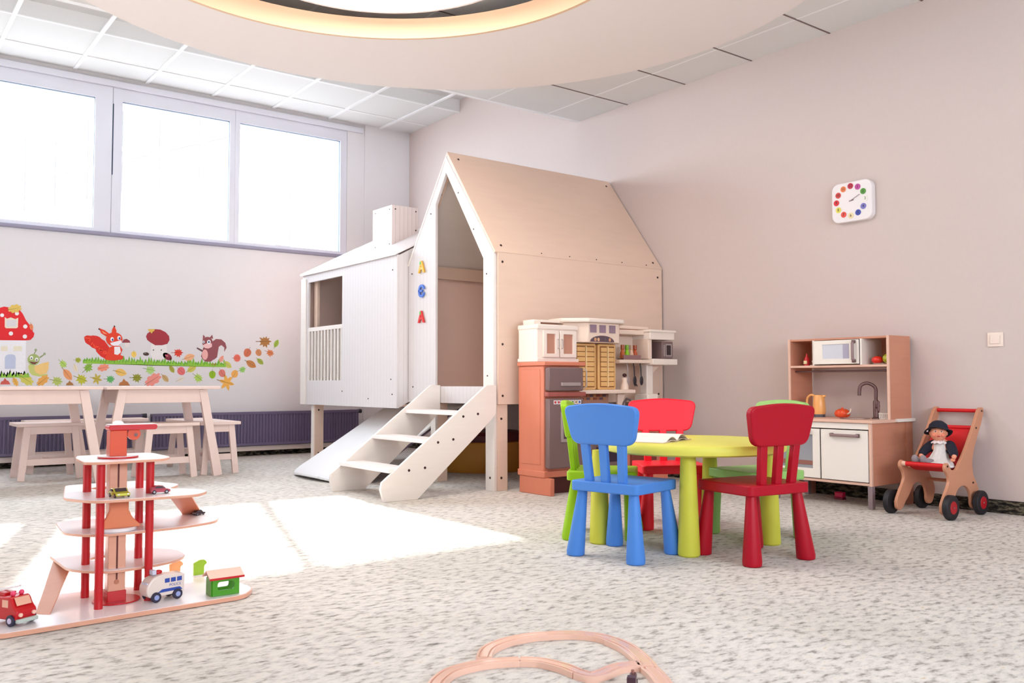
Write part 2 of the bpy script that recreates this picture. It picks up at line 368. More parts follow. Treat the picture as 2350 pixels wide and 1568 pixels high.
for x in (HX+.07, HX1-.07):
    for t_ in (.06, .93):
        bolt(Vector((x, HN-.02+(HR-HN+.02)*t_, HE-.01+(HT-HE+.025)*t_))+nr*.002, nr, ph)
for k in range(5): bolt((4.05+.27*k, HN-.021, HE+.008), nr, ph, .005)
bolt((HX+.028, 5.70, 2.20), (-1, 0, 0), ph)
# staircase
st = B().box(3.0, HX-.001, 5.06, 5.08, .0, .001).o('staircase', white_wash, ph)
def stringer(y0, y1):
    P = [(2.757, 0), (3.005, 0), (3.60, .50), (3.636, .54), (3.636, .735), (3.555, .735), (2.745, .125), (2.735, .08)]
    return B().prism(P, XZ(), y0, y1)
bpy.data.objects.remove(st)
st = stringer(4.945, 4.967).o('staircase', white_wash, ph, .002)
stringer(5.66, 5.682).o('stringer', white_wash, st, .002)
for x0, z in ((2.80, .178), (3.06, .355), (3.33, .53)):
    B().box(x0, x0+.19, 4.967, 5.66, z, z+.026).o('tread', M('tread_white', (240, 230, 226), .45, .02), st, .003)
for p in ((3.0, .19), (3.12, .20), (3.22, .36), (3.34, .375), (3.42, .525), (3.54, .54)): bolt((p[0]-.06, 4.945, p[1]-.0), (0, -1, 0), st, .009)
# slide
prof = [(2.93, .045), (3.0, .028), (3.10, .055), (3.28, .155), (3.60, .345), (3.90, .525), (4.02, .572), (4.16, .585)]
pp = spline([(x, z, 0) for x, z in prof], 5)
out = []
for i, p in enumerate(pp):
    x = p.x
    k = max(0, min(1, (x-2.93)/.22)); w = math.sqrt(max(0.02, 1-(1-k)**2))
    c = 6.47; hw = .55*w
    y0, y1 = c-hw, c+hw
    if i == 0: y0, y1 = c-.20, c+.20
    out.append([(x, y0, p.y), (x, y1, p.y), (x, y1, p.y-.018), (x, y0, p.y-.018)])
sl = thing('slide', 'broad white slide running from under the playhouses down to the carpet behind the steps', 'slide', (3.5, 6.47, 0))
B().loft(out).o('slide_bed', M('slide_white', (238, 238, 240), .3, .01), sl, .003)
for yy in (5.94, 7.0):
    B().prism([(x, z-.02) for x, z in prof[2:]]+[(x, z-.045) for x, z in reversed(prof[2:])], XZ(), yy, yy+.02).o('side_rail', M('slide_edge', (120, 100, 120), .5), sl)
for s, rgb, z in (('A', (236, 176, 40), 1.655), ('\u0404', (70, 110, 200), 1.462), ('A', (214, 40, 40), 1.262)):
    nm = {1.655: 'yellow letter A fixed highest on the playhouse front', 1.462: 'blue letter fixed between the two letters A on the playhouse front', 1.262: 'red letter A with green top fixed lowest on the playhouse front'}[z]
    o = text('wall_letter', s, .125, M('letter_%d' % rgb[0], rgb, .4), None, (HX-.011, 5.925, z), ((0, -1, 0), (0, 0, 1)), .006, .004)
    tag(o, nm, 'letter', 'letters on the playhouse')
    if s == 'A':
        B().ell((HX-.016, 5.935, z+.035), (.004, .012, .014)).o('decoration', M('letter_green', (90, 180, 70), .4), o); c = bpy.data.objects[-1] if False else None
    rb = o.location
# cottage
CX, CN, CF = 3.54, 6.15, 7.95
ct = thing('cottage_playhouse', 'white-washed wooden cottage with balustrade window and chimney by the window wall', 'playhouse', (CX, CN, 0))
b = B(); b.prism([(CN, .55), (CF, .55), (CF, 1.778), (CN, 1.778)], YZ(), CX, CX+.022, [[(7.115, .775), (7.82, .775), (7.82, 1.70), (7.115, 1.70)]]); b.o('front_wall', groove_m, ct, .002)
B().box(CX-.012, CX, CF-.10, CF+.01, .55, 1.74).o('corner_board', white_wash, ct, .002)
sw = [(CX+.022, .55), (3.68, .62), (3.68, .62), (5.04, .62), (5.04, 1.80), (4.30, 2.17), (CX+.022, 1.778)]
B().prism([(CX+.022, .552), (3.68, .615), (5.04, .615), (5.04, 1.78), (4.30, 2.165), (CX+.022, 1.776)], XZ(), CN, CN+.02).o('side_wall', groove_m, ct, .002)
B().prism([(CX+.022, .552), (5.04, .552), (5.04, 1.78), (4.30, 2.165), (CX+.022, 1.776)], XZ(), CF-.02, CF).o('side_wall', MATS['lit_interior_birch'], ct)
B().box(5.02, 5.04, CN, CF, .552, 1.78).o('rear_wall', M('rear_wall_pink', (226, 190, 190), .6), ct); B().box(CX+.022, 5.02, CN+.02, CF-.02, .56, .58).o('deck', ply_m, ct)
B().prism([(CX-.02, 1.772), (CX-.02, 1.79), (4.30, 2.192), (4.30, 2.168)], XZ(), CN-.01, CF+.02).o('roof_panel', toy_white, ct, .001)
B().prism([(5.07, 1.772), (5.07, 1.79), (4.30, 2.192), (4.30, 2.168)], XZ(), CN-.01, CF+.02).o('roof_panel', toy_white, ct, .001)
B().box(CX+.002, CX+.03, 7.10, 7.84, 1.235, 1.272).o('handrail', white_wash, ct, .002)
for k in range(11): B().box(CX+.004, CX+.022, 7.128+.067*k, 7.150+.067*k, .77, 1.237).o('baluster', white_wash, ct)
B().box(CX+.06, CX+.085, 7.75, 7.82, .58, 1.75).o('inner_post', ply_m, ct)
for x0, x1, y0, y1, m in ((3.57, 3.59, 7.74, 7.80, white_wash), (3.57, 3.66, 7.72, 7.74, ply_m), (4.94, 5.0, 7.78, 7.85, ply_m), (4.99, 5.04, 6.17, 6.20, ply_m)):
    B().box(x0, x1, y0, y1, 0, .56).o('post', m, ct, .002)
for p in ((3.61, 7.72, .10), (3.61, 7.72, .50)): bolt(p, (0, -1, 0), ct)
for (y, z) in ((6.22, 1.66), (6.22, .66), (6.62, .62), (6.24, .78), (7.1, .68), (7.86, .70)): bolt((CX, y, z), (-1, 0, 0), ct, .006)
ch = B(); ch.prism([(3.865, 1.93), (4.135, 2.07), (4.135, 2.325), (3.865, 2.325)], XZ(), 6.81, 7.16)
ch = ch.o('chimney', groove_mat('chimney_beadboard', (240, 222, 216), .042, .5, .74), ct, .002)
for x, z in ((3.90, 2.29), (4.11, 2.29), (4.11, 2.12), (3.90, 1.98)): bolt((x, 6.81, z), (0, -1, 0), ch, .007)
for y, z in ((6.85, 2.29), (7.11, 2.29), (7.11, 1.98), (6.85, 1.98)): bolt((3.865, y, z), (-1, 0, 0), ch, .005)
# ball pit below the playhouse
t = thing('padded_tub', 'round mustard padded tub standing underneath the playhouse', 'soft play tub', (4.55, 6.40, 0))
B().lathe([(.45, 0), (.46, .02), (.46, .235), (.45, .25), (.36, .25), (.35, .23), (.35, .05), (.01, .05)], (4.55, 6.40, 0), 48).o('padded_wall', M('mustard_vinyl', (206, 142, 50), .5), t)
B().lathe([(.01, .055), (.345, .055), (.345, .30), (.32, .33), (.01, .33)], (4.55, 6.40, 0), 40).o('cushion', M('maroon_vinyl', (112, 36, 44), .5), t)

# ------------------------------------------------------------------ radiators
def radiator(x0, x1, label):
    t = thing('radiator', label, 'radiator', ((x0+x1)/2, 8.9, .11), group='panel radiators on the window wall')
    n = int((x1-x0)/.033); pts = []
    for k in range(n):
        xa = x0+(x1-x0)*k/n; s_ = (x1-x0)/n
        pts += [(xa, 8.862), (xa+s_*.45, 8.862), (xa+s_*.6, 8.872), (xa+s_*.85, 8.872)]
    pts += [(x1, 8.862), (x1, 8.90), (x0, 8.90)]
    B().prism(pts, XY(), .135, .432).o('front_panel', rad_m, t, smooth=False)
    B().box(x0-.003, x1+.003, 8.86, 8.95, .43, .457).o('top_grille', rad_m, t, .003)
    B().box(x0, x1, 8.858, 8.95, .112, .138).o('lower_edge', rad_m, t, .002)
    B().box(x0, x1, 8.93, 8.95, .13, .43).o('back_panel', rad_m, t)
    B().cone((x1, 8.90, .44), (x1+.05, 8.90, .44), .02, .024, 12).o('valve', M('valve_dark', (40, 34, 50), .5), t)
    for x in (x0+.15, x1-.15): B().box(x-.015, x+.015, 8.95, YW-.004, .2, .24).o('bracket', rad_m, t)
radiator(.35, 2.33, 'dark grey radiator behind the left table and its stools')
radiator(2.43, 4.62, 'dark grey radiator running behind the end bench to under the cottage')

# ------------------------------------------------------------------ left tables, stools, bench
def leg_obj(name, p, q, w, d, parent, m=None): return B().bar(p, q, w, d, (0, 1, 0)).o(name, m or pale_wood, parent, .002)
def work_table(x0, x1, y0, y1, label):
    t = thing('play_table', label, 'table', ((x0+x1)/2, (y0+y1)/2, 0), group='tables along the window wall'); zt = .728
    B().box(x0, x1, y0, y1, zt-.024, zt).o('tabletop', pale_wood, t, .003)
    B().box(x0+.10, x1-.10, y0+.05, y0+.07, zt-.13, zt-.024).o('apron', pale_wood, t, .002)
    B().box(x0+.10, x1-.10, y1-.07, y1-.05, zt-.13, zt-.024).o('apron', pale_wood, t, .002)
    B().box(x0+.10, x0+.12, y0+.05, y1-.05, zt-.13, zt-.024).o('apron', pale_wood, t, .002)
    B().box(x1-.12, x1-.10, y0+.05, y1-.05, zt-.13, zt-.024).o('apron', pale_wood, t, .002)
    for sx, x in ((-1, x0), (1, x1)):
        for sy, y in ((-1, y0), (1, y1)):
            B().bar((x-sx*.005, y-sy*.03, 0), (x-sx*.125, y-sy*.06, zt-.026), .07, .04, (0, 1, 0), .062, .04).o('leg', pale_wood, t, .002)
    return t
work_table(.45, 1.615, 7.22, 7.80, 'pale wooden table at the left edge under the mushroom sticker')
work_table(1.635, 2.50, 7.20, 7.80, 'pale wooden table pushed up to the right of the first table')
def stool(x0, x1, y0, y1, zt, label, spl=.04, nm='stool', cat='stool', grp=None):
    t = thing(nm, label, cat, ((x0+x1)/2, (y0+y1)/2, 0), group=grp)
    B().box(x0-.035, x1+.035, y0-.0, y1+.0, zt-.026, zt).o('seat', pale_wood, t, .004)
    for y in (y0+.04, y1-.04):
        B().box(x0+spl, x1-spl, y-.012, y+.012, zt-.085, zt-.026).o('apron', pale_wood, t, .002)
        B().box(x0+.03, x1-.03, y-.011, y+.011, .115, .165).o('stretcher', pale_wood, t, .002)
        for sx, x in ((-1, x0), (1, x1)):
            B().bar((x, y+(-.015 if y < (y0+y1)/2 else .015), 0), (x-sx*spl, y, zt-.027), .05, .028, (0, 1, 0)).o('leg', pale_wood, t, .002)
    B().box((x0+x1)/2-.02, (x0+x1)/2+.02, y0+.052, y1-.052, .12, .155).o('stretcher', pale_wood, t, .002)
    return t
stool(1.15, 1.565, 7.70, 8.10, .442, 'pale wooden stool tucked under the left table')
stool(1.93, 2.31, 7.22, 7.56, .437, 'pale wooden stool tucked under the right table')
stool(2.42, 2.685, 7.32, 8.30, .432, 'long pale wooden bench end-on at the right end of the tables', .035, 'bench', 'bench')
stool(1.30, 2.20, 8.28, 8.55, .44, 'pale wooden bench against the radiator behind the tables', .03, 'bench', 'bench')

# ------------------------------------------------------------------ plastic toy kitchen
kc = M('cream_plastic', (240, 214, 196), .35, .02); kcl = M('light_cream_plastic', (244, 228, 216), .35, .02); kt = M('terracotta_plastic', (218, 130, 102), .45, .05, 5, .1, (4, 4, .6)); kg = M('warm_grey_plastic', (124, 100, 98), .35, .03)
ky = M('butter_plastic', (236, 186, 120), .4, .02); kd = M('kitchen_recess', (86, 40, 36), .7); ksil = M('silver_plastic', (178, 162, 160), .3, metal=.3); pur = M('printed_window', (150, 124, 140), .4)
KX = 3.77
k = thing('toy_kitchen', 'large plastic toy kitchen with terracotta fridge, cream cabinets and yellow shutters', 'toy kitchen', (KX, 4.6, 0))
fr = B().box(KX, 4.10, 4.60, 4.87, .135, .865).o('fridge_body', kt, k, .008)
B().box(KX-.004, KX, 4.63, 4.84, .20, .84).o('side_panel', kt, fr, .002)
B().box(KX-.006, 4.115, 4.585, 4.875, .115, .16).o('base_ledge', kt, fr, .006)
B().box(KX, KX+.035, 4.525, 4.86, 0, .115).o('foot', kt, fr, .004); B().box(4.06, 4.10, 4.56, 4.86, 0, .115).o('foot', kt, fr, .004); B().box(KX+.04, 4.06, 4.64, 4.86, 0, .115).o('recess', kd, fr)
B().box(KX-.008, 4.135, 4.575, 4.875, .865, .893).o('fridge_top', kt, fr, .006)
d = B().box(KX+.012, 4.095, 4.555, 4.60, .695, .855).o('freezer_door', kg, k, .01)
B().box(3.885, 4.055, 4.538, 4.555, .728, .752).o('handle', ksil, d, .003); B().tube([(4.09, 4.55, .71), (4.105, 4.535, .73), (4.105, 4.535, .83), (4.09, 4.55, .85)], .004).o('hinge_bar', ksil, d)
B().box(KX+.005, 4.12, 4.555, 4.60, .655, .688).o('ledge', M('ledge_dark', (160, 84, 76), .4), k, .008)
d = B().box(KX+.012, 4.095, 4.555, 4.60, .175, .645).o('fridge_door', kg, k, .01)
B().prism(rrect(3.885, 4.03, .35, .555, .006, 2), XZ(), 4.545, 4.556, [rrect(3.905, 4.012, .372, .53, .004, 2)]).o('dispenser_frame', ksil, d, .002)
B().box(3.905, 4.012, 4.552, 4.556, .372, .53).o('dispenser_back', M('dispenser_dark', (80, 60, 66), .4), d)
for i in range(8):
    x = 3.825+.031*i; s_ = B().box(x, x+.026, 4.5535, 4.555, .606, .632).o('sticker', toy_white, d)
    c = [(190, 40, 50), (190, 40, 50), (200, 60, 60), (190, 80, 80), (60, 120, 70), (70, 120, 80), (150, 120, 60), (60, 90, 160)][i]
    B().ell((x+.013, 4.5535, .619), (.009, .001, .010), 10, 6).o('picture', M('sticker_%d' % i, c, .5), s_)
# upper cabinet
uc = B().box(KX, 4.13, 4.665, 4.87, .893, 1.145).o('wall_cabinet', kcl, k, .008)
B().box(KX-.004, 4.14, 4.655, 4.875, .893, .918).o('plinth', kcl, uc, .004); B().box(KX-.004, 4.14, 4.655, 4.875, 1.115, 1.15).o('cornice', kcl, uc, .008)
for x0, x1 in ((3.815, 3.955), (3.965, 4.115)):
    dd = B().prism([(x0, .925), (x1, .925), (x1, 1.108), (x0, 1.108)], XZ(), 4.648, 4.664, [[(x0+.032, .95), (x1-.032, .95), (x1-.032, 1.085), (x0+.032, 1.085)]]).o('cabinet_door', kcl, uc, .003)
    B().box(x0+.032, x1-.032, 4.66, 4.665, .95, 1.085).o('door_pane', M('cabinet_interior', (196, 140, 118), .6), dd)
    xh = x1-.012 if x0 < 3.9 else x0+.012
    B().tube([(xh, 4.65, .985), (xh, 4.63, .99), (xh, 4.63, 1.045), (xh, 4.65, 1.05)], .003).o('handle', ksil, dd)
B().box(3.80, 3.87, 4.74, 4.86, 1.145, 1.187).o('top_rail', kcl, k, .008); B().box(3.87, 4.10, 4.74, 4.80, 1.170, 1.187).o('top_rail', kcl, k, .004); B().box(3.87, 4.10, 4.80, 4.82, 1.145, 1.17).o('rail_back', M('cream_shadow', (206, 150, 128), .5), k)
# hood
hp = [(4.07, 4.87), (4.07, 4.74), (4.20, 4.62), (4.50, 4.62), (4.60, 4.72), (4.60, 4.87)]
hd = B().prism(hp, XY(), 1.035, 1.175).o('hood', kc, k, .006)
B().prism([(4.035, 4.87), (4.035, 4.72), (4.18, 4.59), (4.52, 4.59), (4.635, 4.70), (4.635, 4.87)], XY(), 1.175, 1.205).o('hood_cornice', kcl, hd, .01)
for x in (4.215, 4.305, 4.40): B().box(x, x+.06, 4.616, 4.62, 1.105, 1.16).o('printed_window', pur, hd)
arc = [(4.215, 1.04)]+[(4.33+.115*math.cos(R(180-a)), 1.04+.045*math.sin(R(a))) for a in range(0, 181, 20)]+[(4.445, 1.04)]
B().prism(arc, XZ(), 4.613, 4.619).o('printed_arch', M('arch_print', (96, 74, 84), .4), hd)
for x, c in ((4.26, (210, 150, 110)), (4.29, (220, 170, 130)), (4.36, (96, 80, 90)), (4.40, (210, 90, 70))): B().ell((x, 4.612, 1.056), (.012, .002, .014), 10, 6).o('printed_plate', M('plate_%d' % c[0], c, .4), hd)
# shutters
B().box(4.10, 4.58, 4.74, 4.87, .70, 1.04).o('back_panel', kc, k, .004)
for x0, x1 in ((4.135, 4.345), (4.365, 4.54)):
    sh = B().prism(rrect(x0, x1, .70, 1.03, .015, 3), XZ(), 4.70, 4.735).o('shutter', ky, k, .004)
    w = (x1-x0-.05)/2; B().box(x0+.018, x1-.018, 4.697, 4.701, .718, 1.014).o('groove_shade_sheet', M('butter_groove_shade', (150, 96, 54), .6), sh)  # dark sheet added so the groove shade sits in its colour
    g = B()
    for c in range(2):
        for r_ in range(8):
            xa = x0+.022+c*(w+.006); za = .725+.0355*r_
            g.box(xa, xa+w-.004, 4.690, 4.699, za, za+.0305)
    g.o('louvre_panel', ky, sh, .0015)
    B().box((x0+x1)/2-.004, (x0+x1)/2+.004, 4.685, 4.70, .72, 1.012).o('louvre_rod', M('butter_light', (248, 216, 160), .4), sh)
# right frame
B().box(4.58, 4.97, 4.78, 4.87, 1.155, 1.18).o('top_rail', kc, k, .006); B().box(4.60, 4.93, 4.72, 4.87, 1.11, 1.145).o('top_shelf', kc, k, .006)
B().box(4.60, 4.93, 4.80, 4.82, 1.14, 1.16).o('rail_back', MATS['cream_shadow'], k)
B().box(4.58, 4.60, 4.76, 4.87, .69, 1.15).o('upright', kc, k, .004); B().box(4.58, 5.13, 4.845, 4.87, .91, 1.13).o('back_panel', kc, k)
rb_ = B().box(4.86, 5.13, 4.66, 4.87, 1.075, 1.135).o('corner_cabinet', kcl, k, .006); B().box(4.85, 5.14, 4.65, 4.875, 1.13, 1.15).o('cornice', kcl, rb_, .006)
B().box(4.86, 4.90, 4.68, 4.87, .93, 1.08).o('cabinet_side', kc, rb_, .003)
B().box(4.555, 5.14, 4.67, 4.87, .895, .92).o('shelf', kc, k, .005); B().box(4.87, 5.14, 4.64, 4.87, .885, .93).o('shelf_end', kcl, k, .005)
mw = B().box(4.99, 5.11, 4.66, 4.86, .932, 1.065).o('microwave', kg, k, .004)
B().box(5.03, 5.085, 4.656, 4.66, .955, 1.04).o('door_window', M('micro_dark', (50, 34, 40), .3), mw); B().prism(rrect(5.025, 5.092, .95, 1.045, .004, 2), XZ(), 4.655, 4.659, [rrect(5.034, 5.083, .96, 1.035, .003, 2)]).o('door_frame', ksil, mw)
B().box(5.005, 5.013, 4.65, 4.66, .95, 1.04).o('handle', ksil, mw)
cl = B().box(4.885, 4.955, 4.72, 4.80, .66, .89).o('column', kcl, k, .008)
B().prism([(4.955, .89), (5.07, .89), (4.955, .80)], XZ(), 4.75, 4.78).o('bracket', kc, cl, .003)
B().box(4.86, 4.98, 4.69, 4.83, .60, .665).o('column_base', kcl, cl, .01)
B().box(4.10, 4.665, 4.62, 4.87, .672, .70).o('ledge', kc, k, .006); B().prism([(4.56, .67), (4.64, .67), (4.60, .58), (4.56, .50)], XZ(), 4.70, 4.72).o('ledge_bracket', kc, k, .003)
mo = B().box(4.12, 4.56, 4.80, 4.86, .50, .672).o('splashback', M('splash_cream', (190, 140, 120), .5), k)
for i in range(12):
    for j in range(2):
        c = [(150, 80, 60), (200, 140, 90), (110, 90, 100), (180, 110, 80)][(i*3+j*5) % 4]
        B().box(4.15+.032*i, 4.178+.032*i, 4.796, 4.80, .625+.022*j, .643+.022*j).o('tile_print', M('tile_%d' % c[0], c, .4), mo)
# lower body, counter, oven
B().box(4.10, 4.96, 4.56, 4.88, .43, .47).o('countertop', M('counter_grey', (150, 128, 126), .4), k, .008)
lb = B().box(4.12, 4.92, 4.62, 4.87, .08, .43).o('base_cabinet', kt, k, .008)
B().box(4.20, 4.52, 4.60, 4.62, .14, .38).o('oven_door', kg, lb, .006); B().box(4.25, 4.47, 4.596, 4.60, .19, .30).o('oven_window', M('oven_dark', (60, 44, 60), .3), lb)
B().box(4.60, 4.86, 4.60, 4.62, .14, .38).o('cupboard_door', M('cupboard_brown', (130, 60, 48), .5), lb, .006)
B().box(4.12, 4.96, 4.58, 4.87, 0, .08).o('base_plinth', kt, lb, .01)
B().tube([(4.72, 4.80, .47), (4.72, 4.80, .60), (4.72, 4.77, .63), (4.72, 4.72, .62), (4.72, 4.71, .60)], .010).o('tap', ksil, k)
# loose toys on that kitchen
t = thing('bottle_rack', 'small dark rack holding bottles on the plastic kitchen shelf', 'rack', (4.71, 4.73, .92)); B().box(4.62, 4.80, 4.70, 4.77, .92, .928).o('tray', M('rack_dark', (90, 56, 60), .4), t, .002); B().prism([(4.62, .92), (4.80, .92), (4.80, .955), (4.62, .955)], XZ(), 4.698, 4.702).o('front_lip', M('rack_print', (150, 110, 110), .4), t)
for x, c, nm in ((4.645, (200, 100, 50), 'orange toy bottle at the left of the plastic kitchen rack'), (4.69, (150, 210, 30), 'lime green toy bottle in the middle of the rack'), (4.735, (236, 190, 160), 'pale toy bottle beside the green one in the rack'), (4.775, (196, 84, 40), 'dark orange toy bottle at the right of the rack')):
    t = thing('toy_bottle', nm, 'bottle', (x, 4.735, .928), group='bottles in the rack')
    B().lathe([(.002, 0), (.019, .001), (.019, .04), (.012, .058), (.011, .066), (.016, .072), (.002, .073)], (x, 4.735, .9285), 20).o('bottle_body', M('bottle_%d' % c[1], c, .3), t)
    B().lathe([(.002, 0), (.014, 0), (.014, .03), (.002, .03)], (x, 4.735, 1.0015), 16).o('cap', M('bottle_cap_%d' % c[1], tuple(int(v*.85) for v in c), .35), t)
t = thing('pepper_mill', 'cream toy pepper mill with dark top beside the shutters', 'pepper mill', (4.62, 4.69, .70)); B().lathe([(.002, 0), (.030, .0), (.028, .03), (.018, .06), (.022, .085), (.002, .09)], (4.62, 4.69, .7005)).o('mill_body', kc, t); B().ell((4.62, 4.69, .805), (.016, .016, .014)).o('mill_top', M('mill_dark', (60, 24, 26), .4), t)
for x, m, nm, sp in ((4.675, ksil, 'silver toy whisk hanging under the shelf', 0), (4.745, M('utensil_black', (36, 26, 36), .4), 'black toy spaghetti spoon hanging under the shelf', 1), (4.815, MATS['utensil_black'], 'black toy spatula hanging rightmost under the shelf', 2)):
    t = thing('toy_utensil', nm, 'toy utensil', (x, 4.72, .74), group='utensils hanging under the shelf')
    B().tube([(x, 4.72, .893), (x-.004, 4.718, .885), (x, 4.715, .87), (x+.004, 4.715, .80)], .0045).o('handle', m, t)
    B().ell((x+.006, 4.714, .765), (.018, .006, .036)).o('head', m, t)
    if sp == 1:
        for i in range(4): B().cone((x-.006+.008*i, 4.712, .74), (x-.009+.01*i, 4.70, .722), .003, .002, 8).o('prong', m, t)

# ------------------------------------------------------------------ children's table and chairs
def plastic(n, rgb):
    m = M(n, rgb, .42, .01); m.node_tree.nodes['Principled BSDF'].inputs['Specular IOR Level'].default_value = .28; return m
tb = thing('round_table', 'round yellow-green plastic children\'s table with tapered legs', 'table', (3.2, 2.8, 0), R(8), local=True); tb.rotation_euler.z = 0
tm = plastic('table_lime', (226, 220, 96)); tl = plastic('table_leg_lime', (206, 204, 70))
B().lathe([(.01, .434), (.395, .432), (.405, .434), (.418, .44), (.422, .452), (.422, .468), (.416, .478), (.405, .481), (.01, .481)], n=72).o('tabletop', tm, tb)
for x, y in ((-.24, -.182), (-.333, .282), (.32, .17), (.27, -.225)):
    B().lathe([(.002, 0), (.043, 0), (.048, .006), (.048, .02), (.033, .434), (.002, .434)], (x, y, 0), 28).o('leg', tl, tb)
def chair(name, rgb, label, x, y, deg, grp='plastic chairs around the round table'):
    m = plastic('chair_%d_%d_%d' % rgb, rgb); t = thing(name, label, 'chair', (x, y, 0), R(deg), grp, True)
    b = B()
    b.prism(rrect(-.165, .165, -.172, .172, .022), XY(), .282, .326); b.o('seat', m, t, .006, 3)
    for sx in (-1, 1):
        for sy in (-1, 1):
            rings = []
            for z, r, f in ((0, .034, 1), (.004, .039, 1), (.02, .040, 1), (.284, .021, 0)):
                cx, cy = sx*(.126+.024*f), sy*(.132+.022*f)
                rings.append([(cx+r*math.cos(2*math.pi*k/24), cy+r*math.sin(2*math.pi*k/24), z) for k in range(24)])
            B().loft(rings).o('leg', m, t)
    for y0 in (-.085, 0, .085):
        B().bar((-.138, y0*1.0, .322), (-.158, y0*1.12, .50), .026, .038, (0, 1, 0)).o('back_slat', m, t, .004)
    P = round_poly([(-.155, .485), (.155, .485), (.192, .648), (0, .668), (-.192, .648)], [.045, .045, .04, .25, .04], 7)
    def f(a, b_, tt): return (-.152-(b_-.485)*.14+tt+.35*a*a, a, b_)
    vs = B(); vs.prism(P, f, -.028, .004); vs.o('backrest', m, t, .007, 3)
    return t
chair('plastic_chair', (76, 134, 214), 'blue plastic child chair seen from behind at the left front of the table', 2.765, 2.815, 12)
chair('plastic_chair', (172, 0, 30), 'deep red plastic child chair seen from behind at the right front', 3.17, 2.44, 82)
chair('plastic_chair', (246, 30, 52), 'bright red plastic child chair on the far side facing the camera', 3.525, 3.25, 235)
chair('plastic_chair', (150, 196, 20), 'lime green plastic child chair half hidden behind the blue chair', 3.035, 3.235, -47)
chair('plastic_chair', (150, 196, 110), 'pale green plastic child chair mostly hidden behind the deep red chair', 3.615, 2.765, 167)
# open book
bk = thing('open_book', 'open picture book lying on the round table', 'book', (3.03, 2.88, .481), R(20), local=True)
paper = M('paper_page', (244, 228, 220), .7, .03, 30)
def page(sgn, z0, lift, n=14):
    rows = []
    for i in range(n+1):
        t_ = i/n; x = sgn*t_*.165; z = z0+lift*math.sin(math.pi*min(1, t_*1.25))**1.0*(1-.5*t_)+(.002 if t_ < .05 else 0)
        rows.append((x, z))
    top = rows; bot = [(x, z-.0025) for x, z in rows]
    return B().prism(top+bot[::-1], lambda a, b_, t_: (a, t_, b_), -.11, .11)
page(1, .004, .034).o('page', paper, bk); page(-1, .004, .026).o('page', paper, bk); page(1, .003, .010).o('page', paper, bk); page(-1, .003, .008).o('page', paper, bk)
B().prism(rrect(-.17, .17, -.113, .113, .004, 2), XY(), .0, .003).o('cover', M('book_cover', (210, 190, 150), .5), bk)

# ------------------------------------------------------------------ wooden play kitchen by the right wall
wk = M('kitchenette_birch', (206, 140, 112), .5, .08, 5, .05, (1, 1, 8)); wkl = M('kitchenette_edge', (232, 188, 166), .5, .05, 6); wkw = M('kitchenette_white', (244, 234, 224), .4, .01); wkg = M('kitchenette_grey', (150, 122, 122), .4, .02); stl = M('faucet_bronze_grey', (112, 84, 82), .35, metal=.5)
KY0, KY1 = 2.89, 3.58
t = thing('wooden_play_kitchen', 'wooden play kitchen with white doors and sink against the right wall', 'play kitchen', (5.05, 3.23, 0)); dk = t
for y in (KY0, KY1-.028): 
    for x in (4.872, 5.21): B().box(x, x+.03, y, y+.03, 0, .137).o('leg', M('leg_grey', (146, 124, 128), .5), t, .002)
B().box(4.885, 5.25, KY0, KY0+.016, .135, .505).o('side_panel', wk, t, .001); B().box(4.885, 5.25, KY1-.016, KY1, .135, .505).o('side_panel', wk, t, .001)
B().box(4.87, 4.885, KY0, KY0+.016, .135, .505).o('front_edge', wkl, t); B().box(4.87, 4.885, KY1-.016, KY1, .135, .505).o('front_edge', wkl, t)
B().box(4.872, 5.25, KY0+.016, KY1-.016, .137, .152).o('bottom_board', wkl, t); B().box(5.235, 5.25, KY0+.016, KY1-.016, .15, .5).o('back_board', wkw, t)
B().box(4.874, 4.886, KY0+.018, KY1-.018, .468, .504).o('front_rail', wkw, t, .001)
B().prism([(4.86, KY0-.012), (5.10, KY0-.012), (5.10, KY0-.012), (5.25, KY0-.012), (5.25, KY1+.012), (4.86, KY1+.012)][:2]+[(5.25, KY0-.012), (5.25, KY1+.012), (4.86, KY1+.012)], XY(), .506, .524, [circ((5.03, 3.09), .075, 32)]).o('countertop', wkl, t, .002)
B().box(5.12, 5.325, KY0-.03, KY0-.012, .508, .528).o('white_batten', wkw, t, .002); B().box(5.30, 5.325, KY0-.012, KY1, .135, .87).o('wall_board', wkw, t) if False else None
B().box(5.25, 5.325, KY0-.008, KY0+.012, .0, .51).o('rear_post', wk, t); B().box(5.25, 5.325, KY1-.012, KY1+.008, .0, .51).o('rear_post', wk, t)
B().lathe([(.005, -.045), (.05, -.045), (.068, -.03), (.076, .001), (.088, .003), (.088, .001), (.078, -.002), (.07, -.034), (.05, -.049), (.005, -.049)], (5.03, 3.09, .524), 36).o('sink_bowl', M('sink_grey', (150, 130, 128), .35, metal=.4), t)
def kdoor(y0, y1, win):
    h = [[(y0+.05, .215), (y1-.05, .215), (y1-.05, .425), (y0+.05, .425)]] if win else []
    d = B().prism([(y0, .157), (y1, .157), (y1, .462), (y0, .462)], YZ(), 4.862, 4.874, h).o('door', wkw, t, .002)
    if win:
        B().box(4.868, 4.872, y0+.05, y1-.05, .215, .425).o('oven_glass', M('oven_glass', (150, 150, 156), .1), d)
        B().box(4.864, 4.868, y0+.05, y1-.05, .235, .262).o('printed_tray', M('tray_brown', (150, 96, 84), .4), d)
    return d
d = kdoor(2.91, 3.222, False)
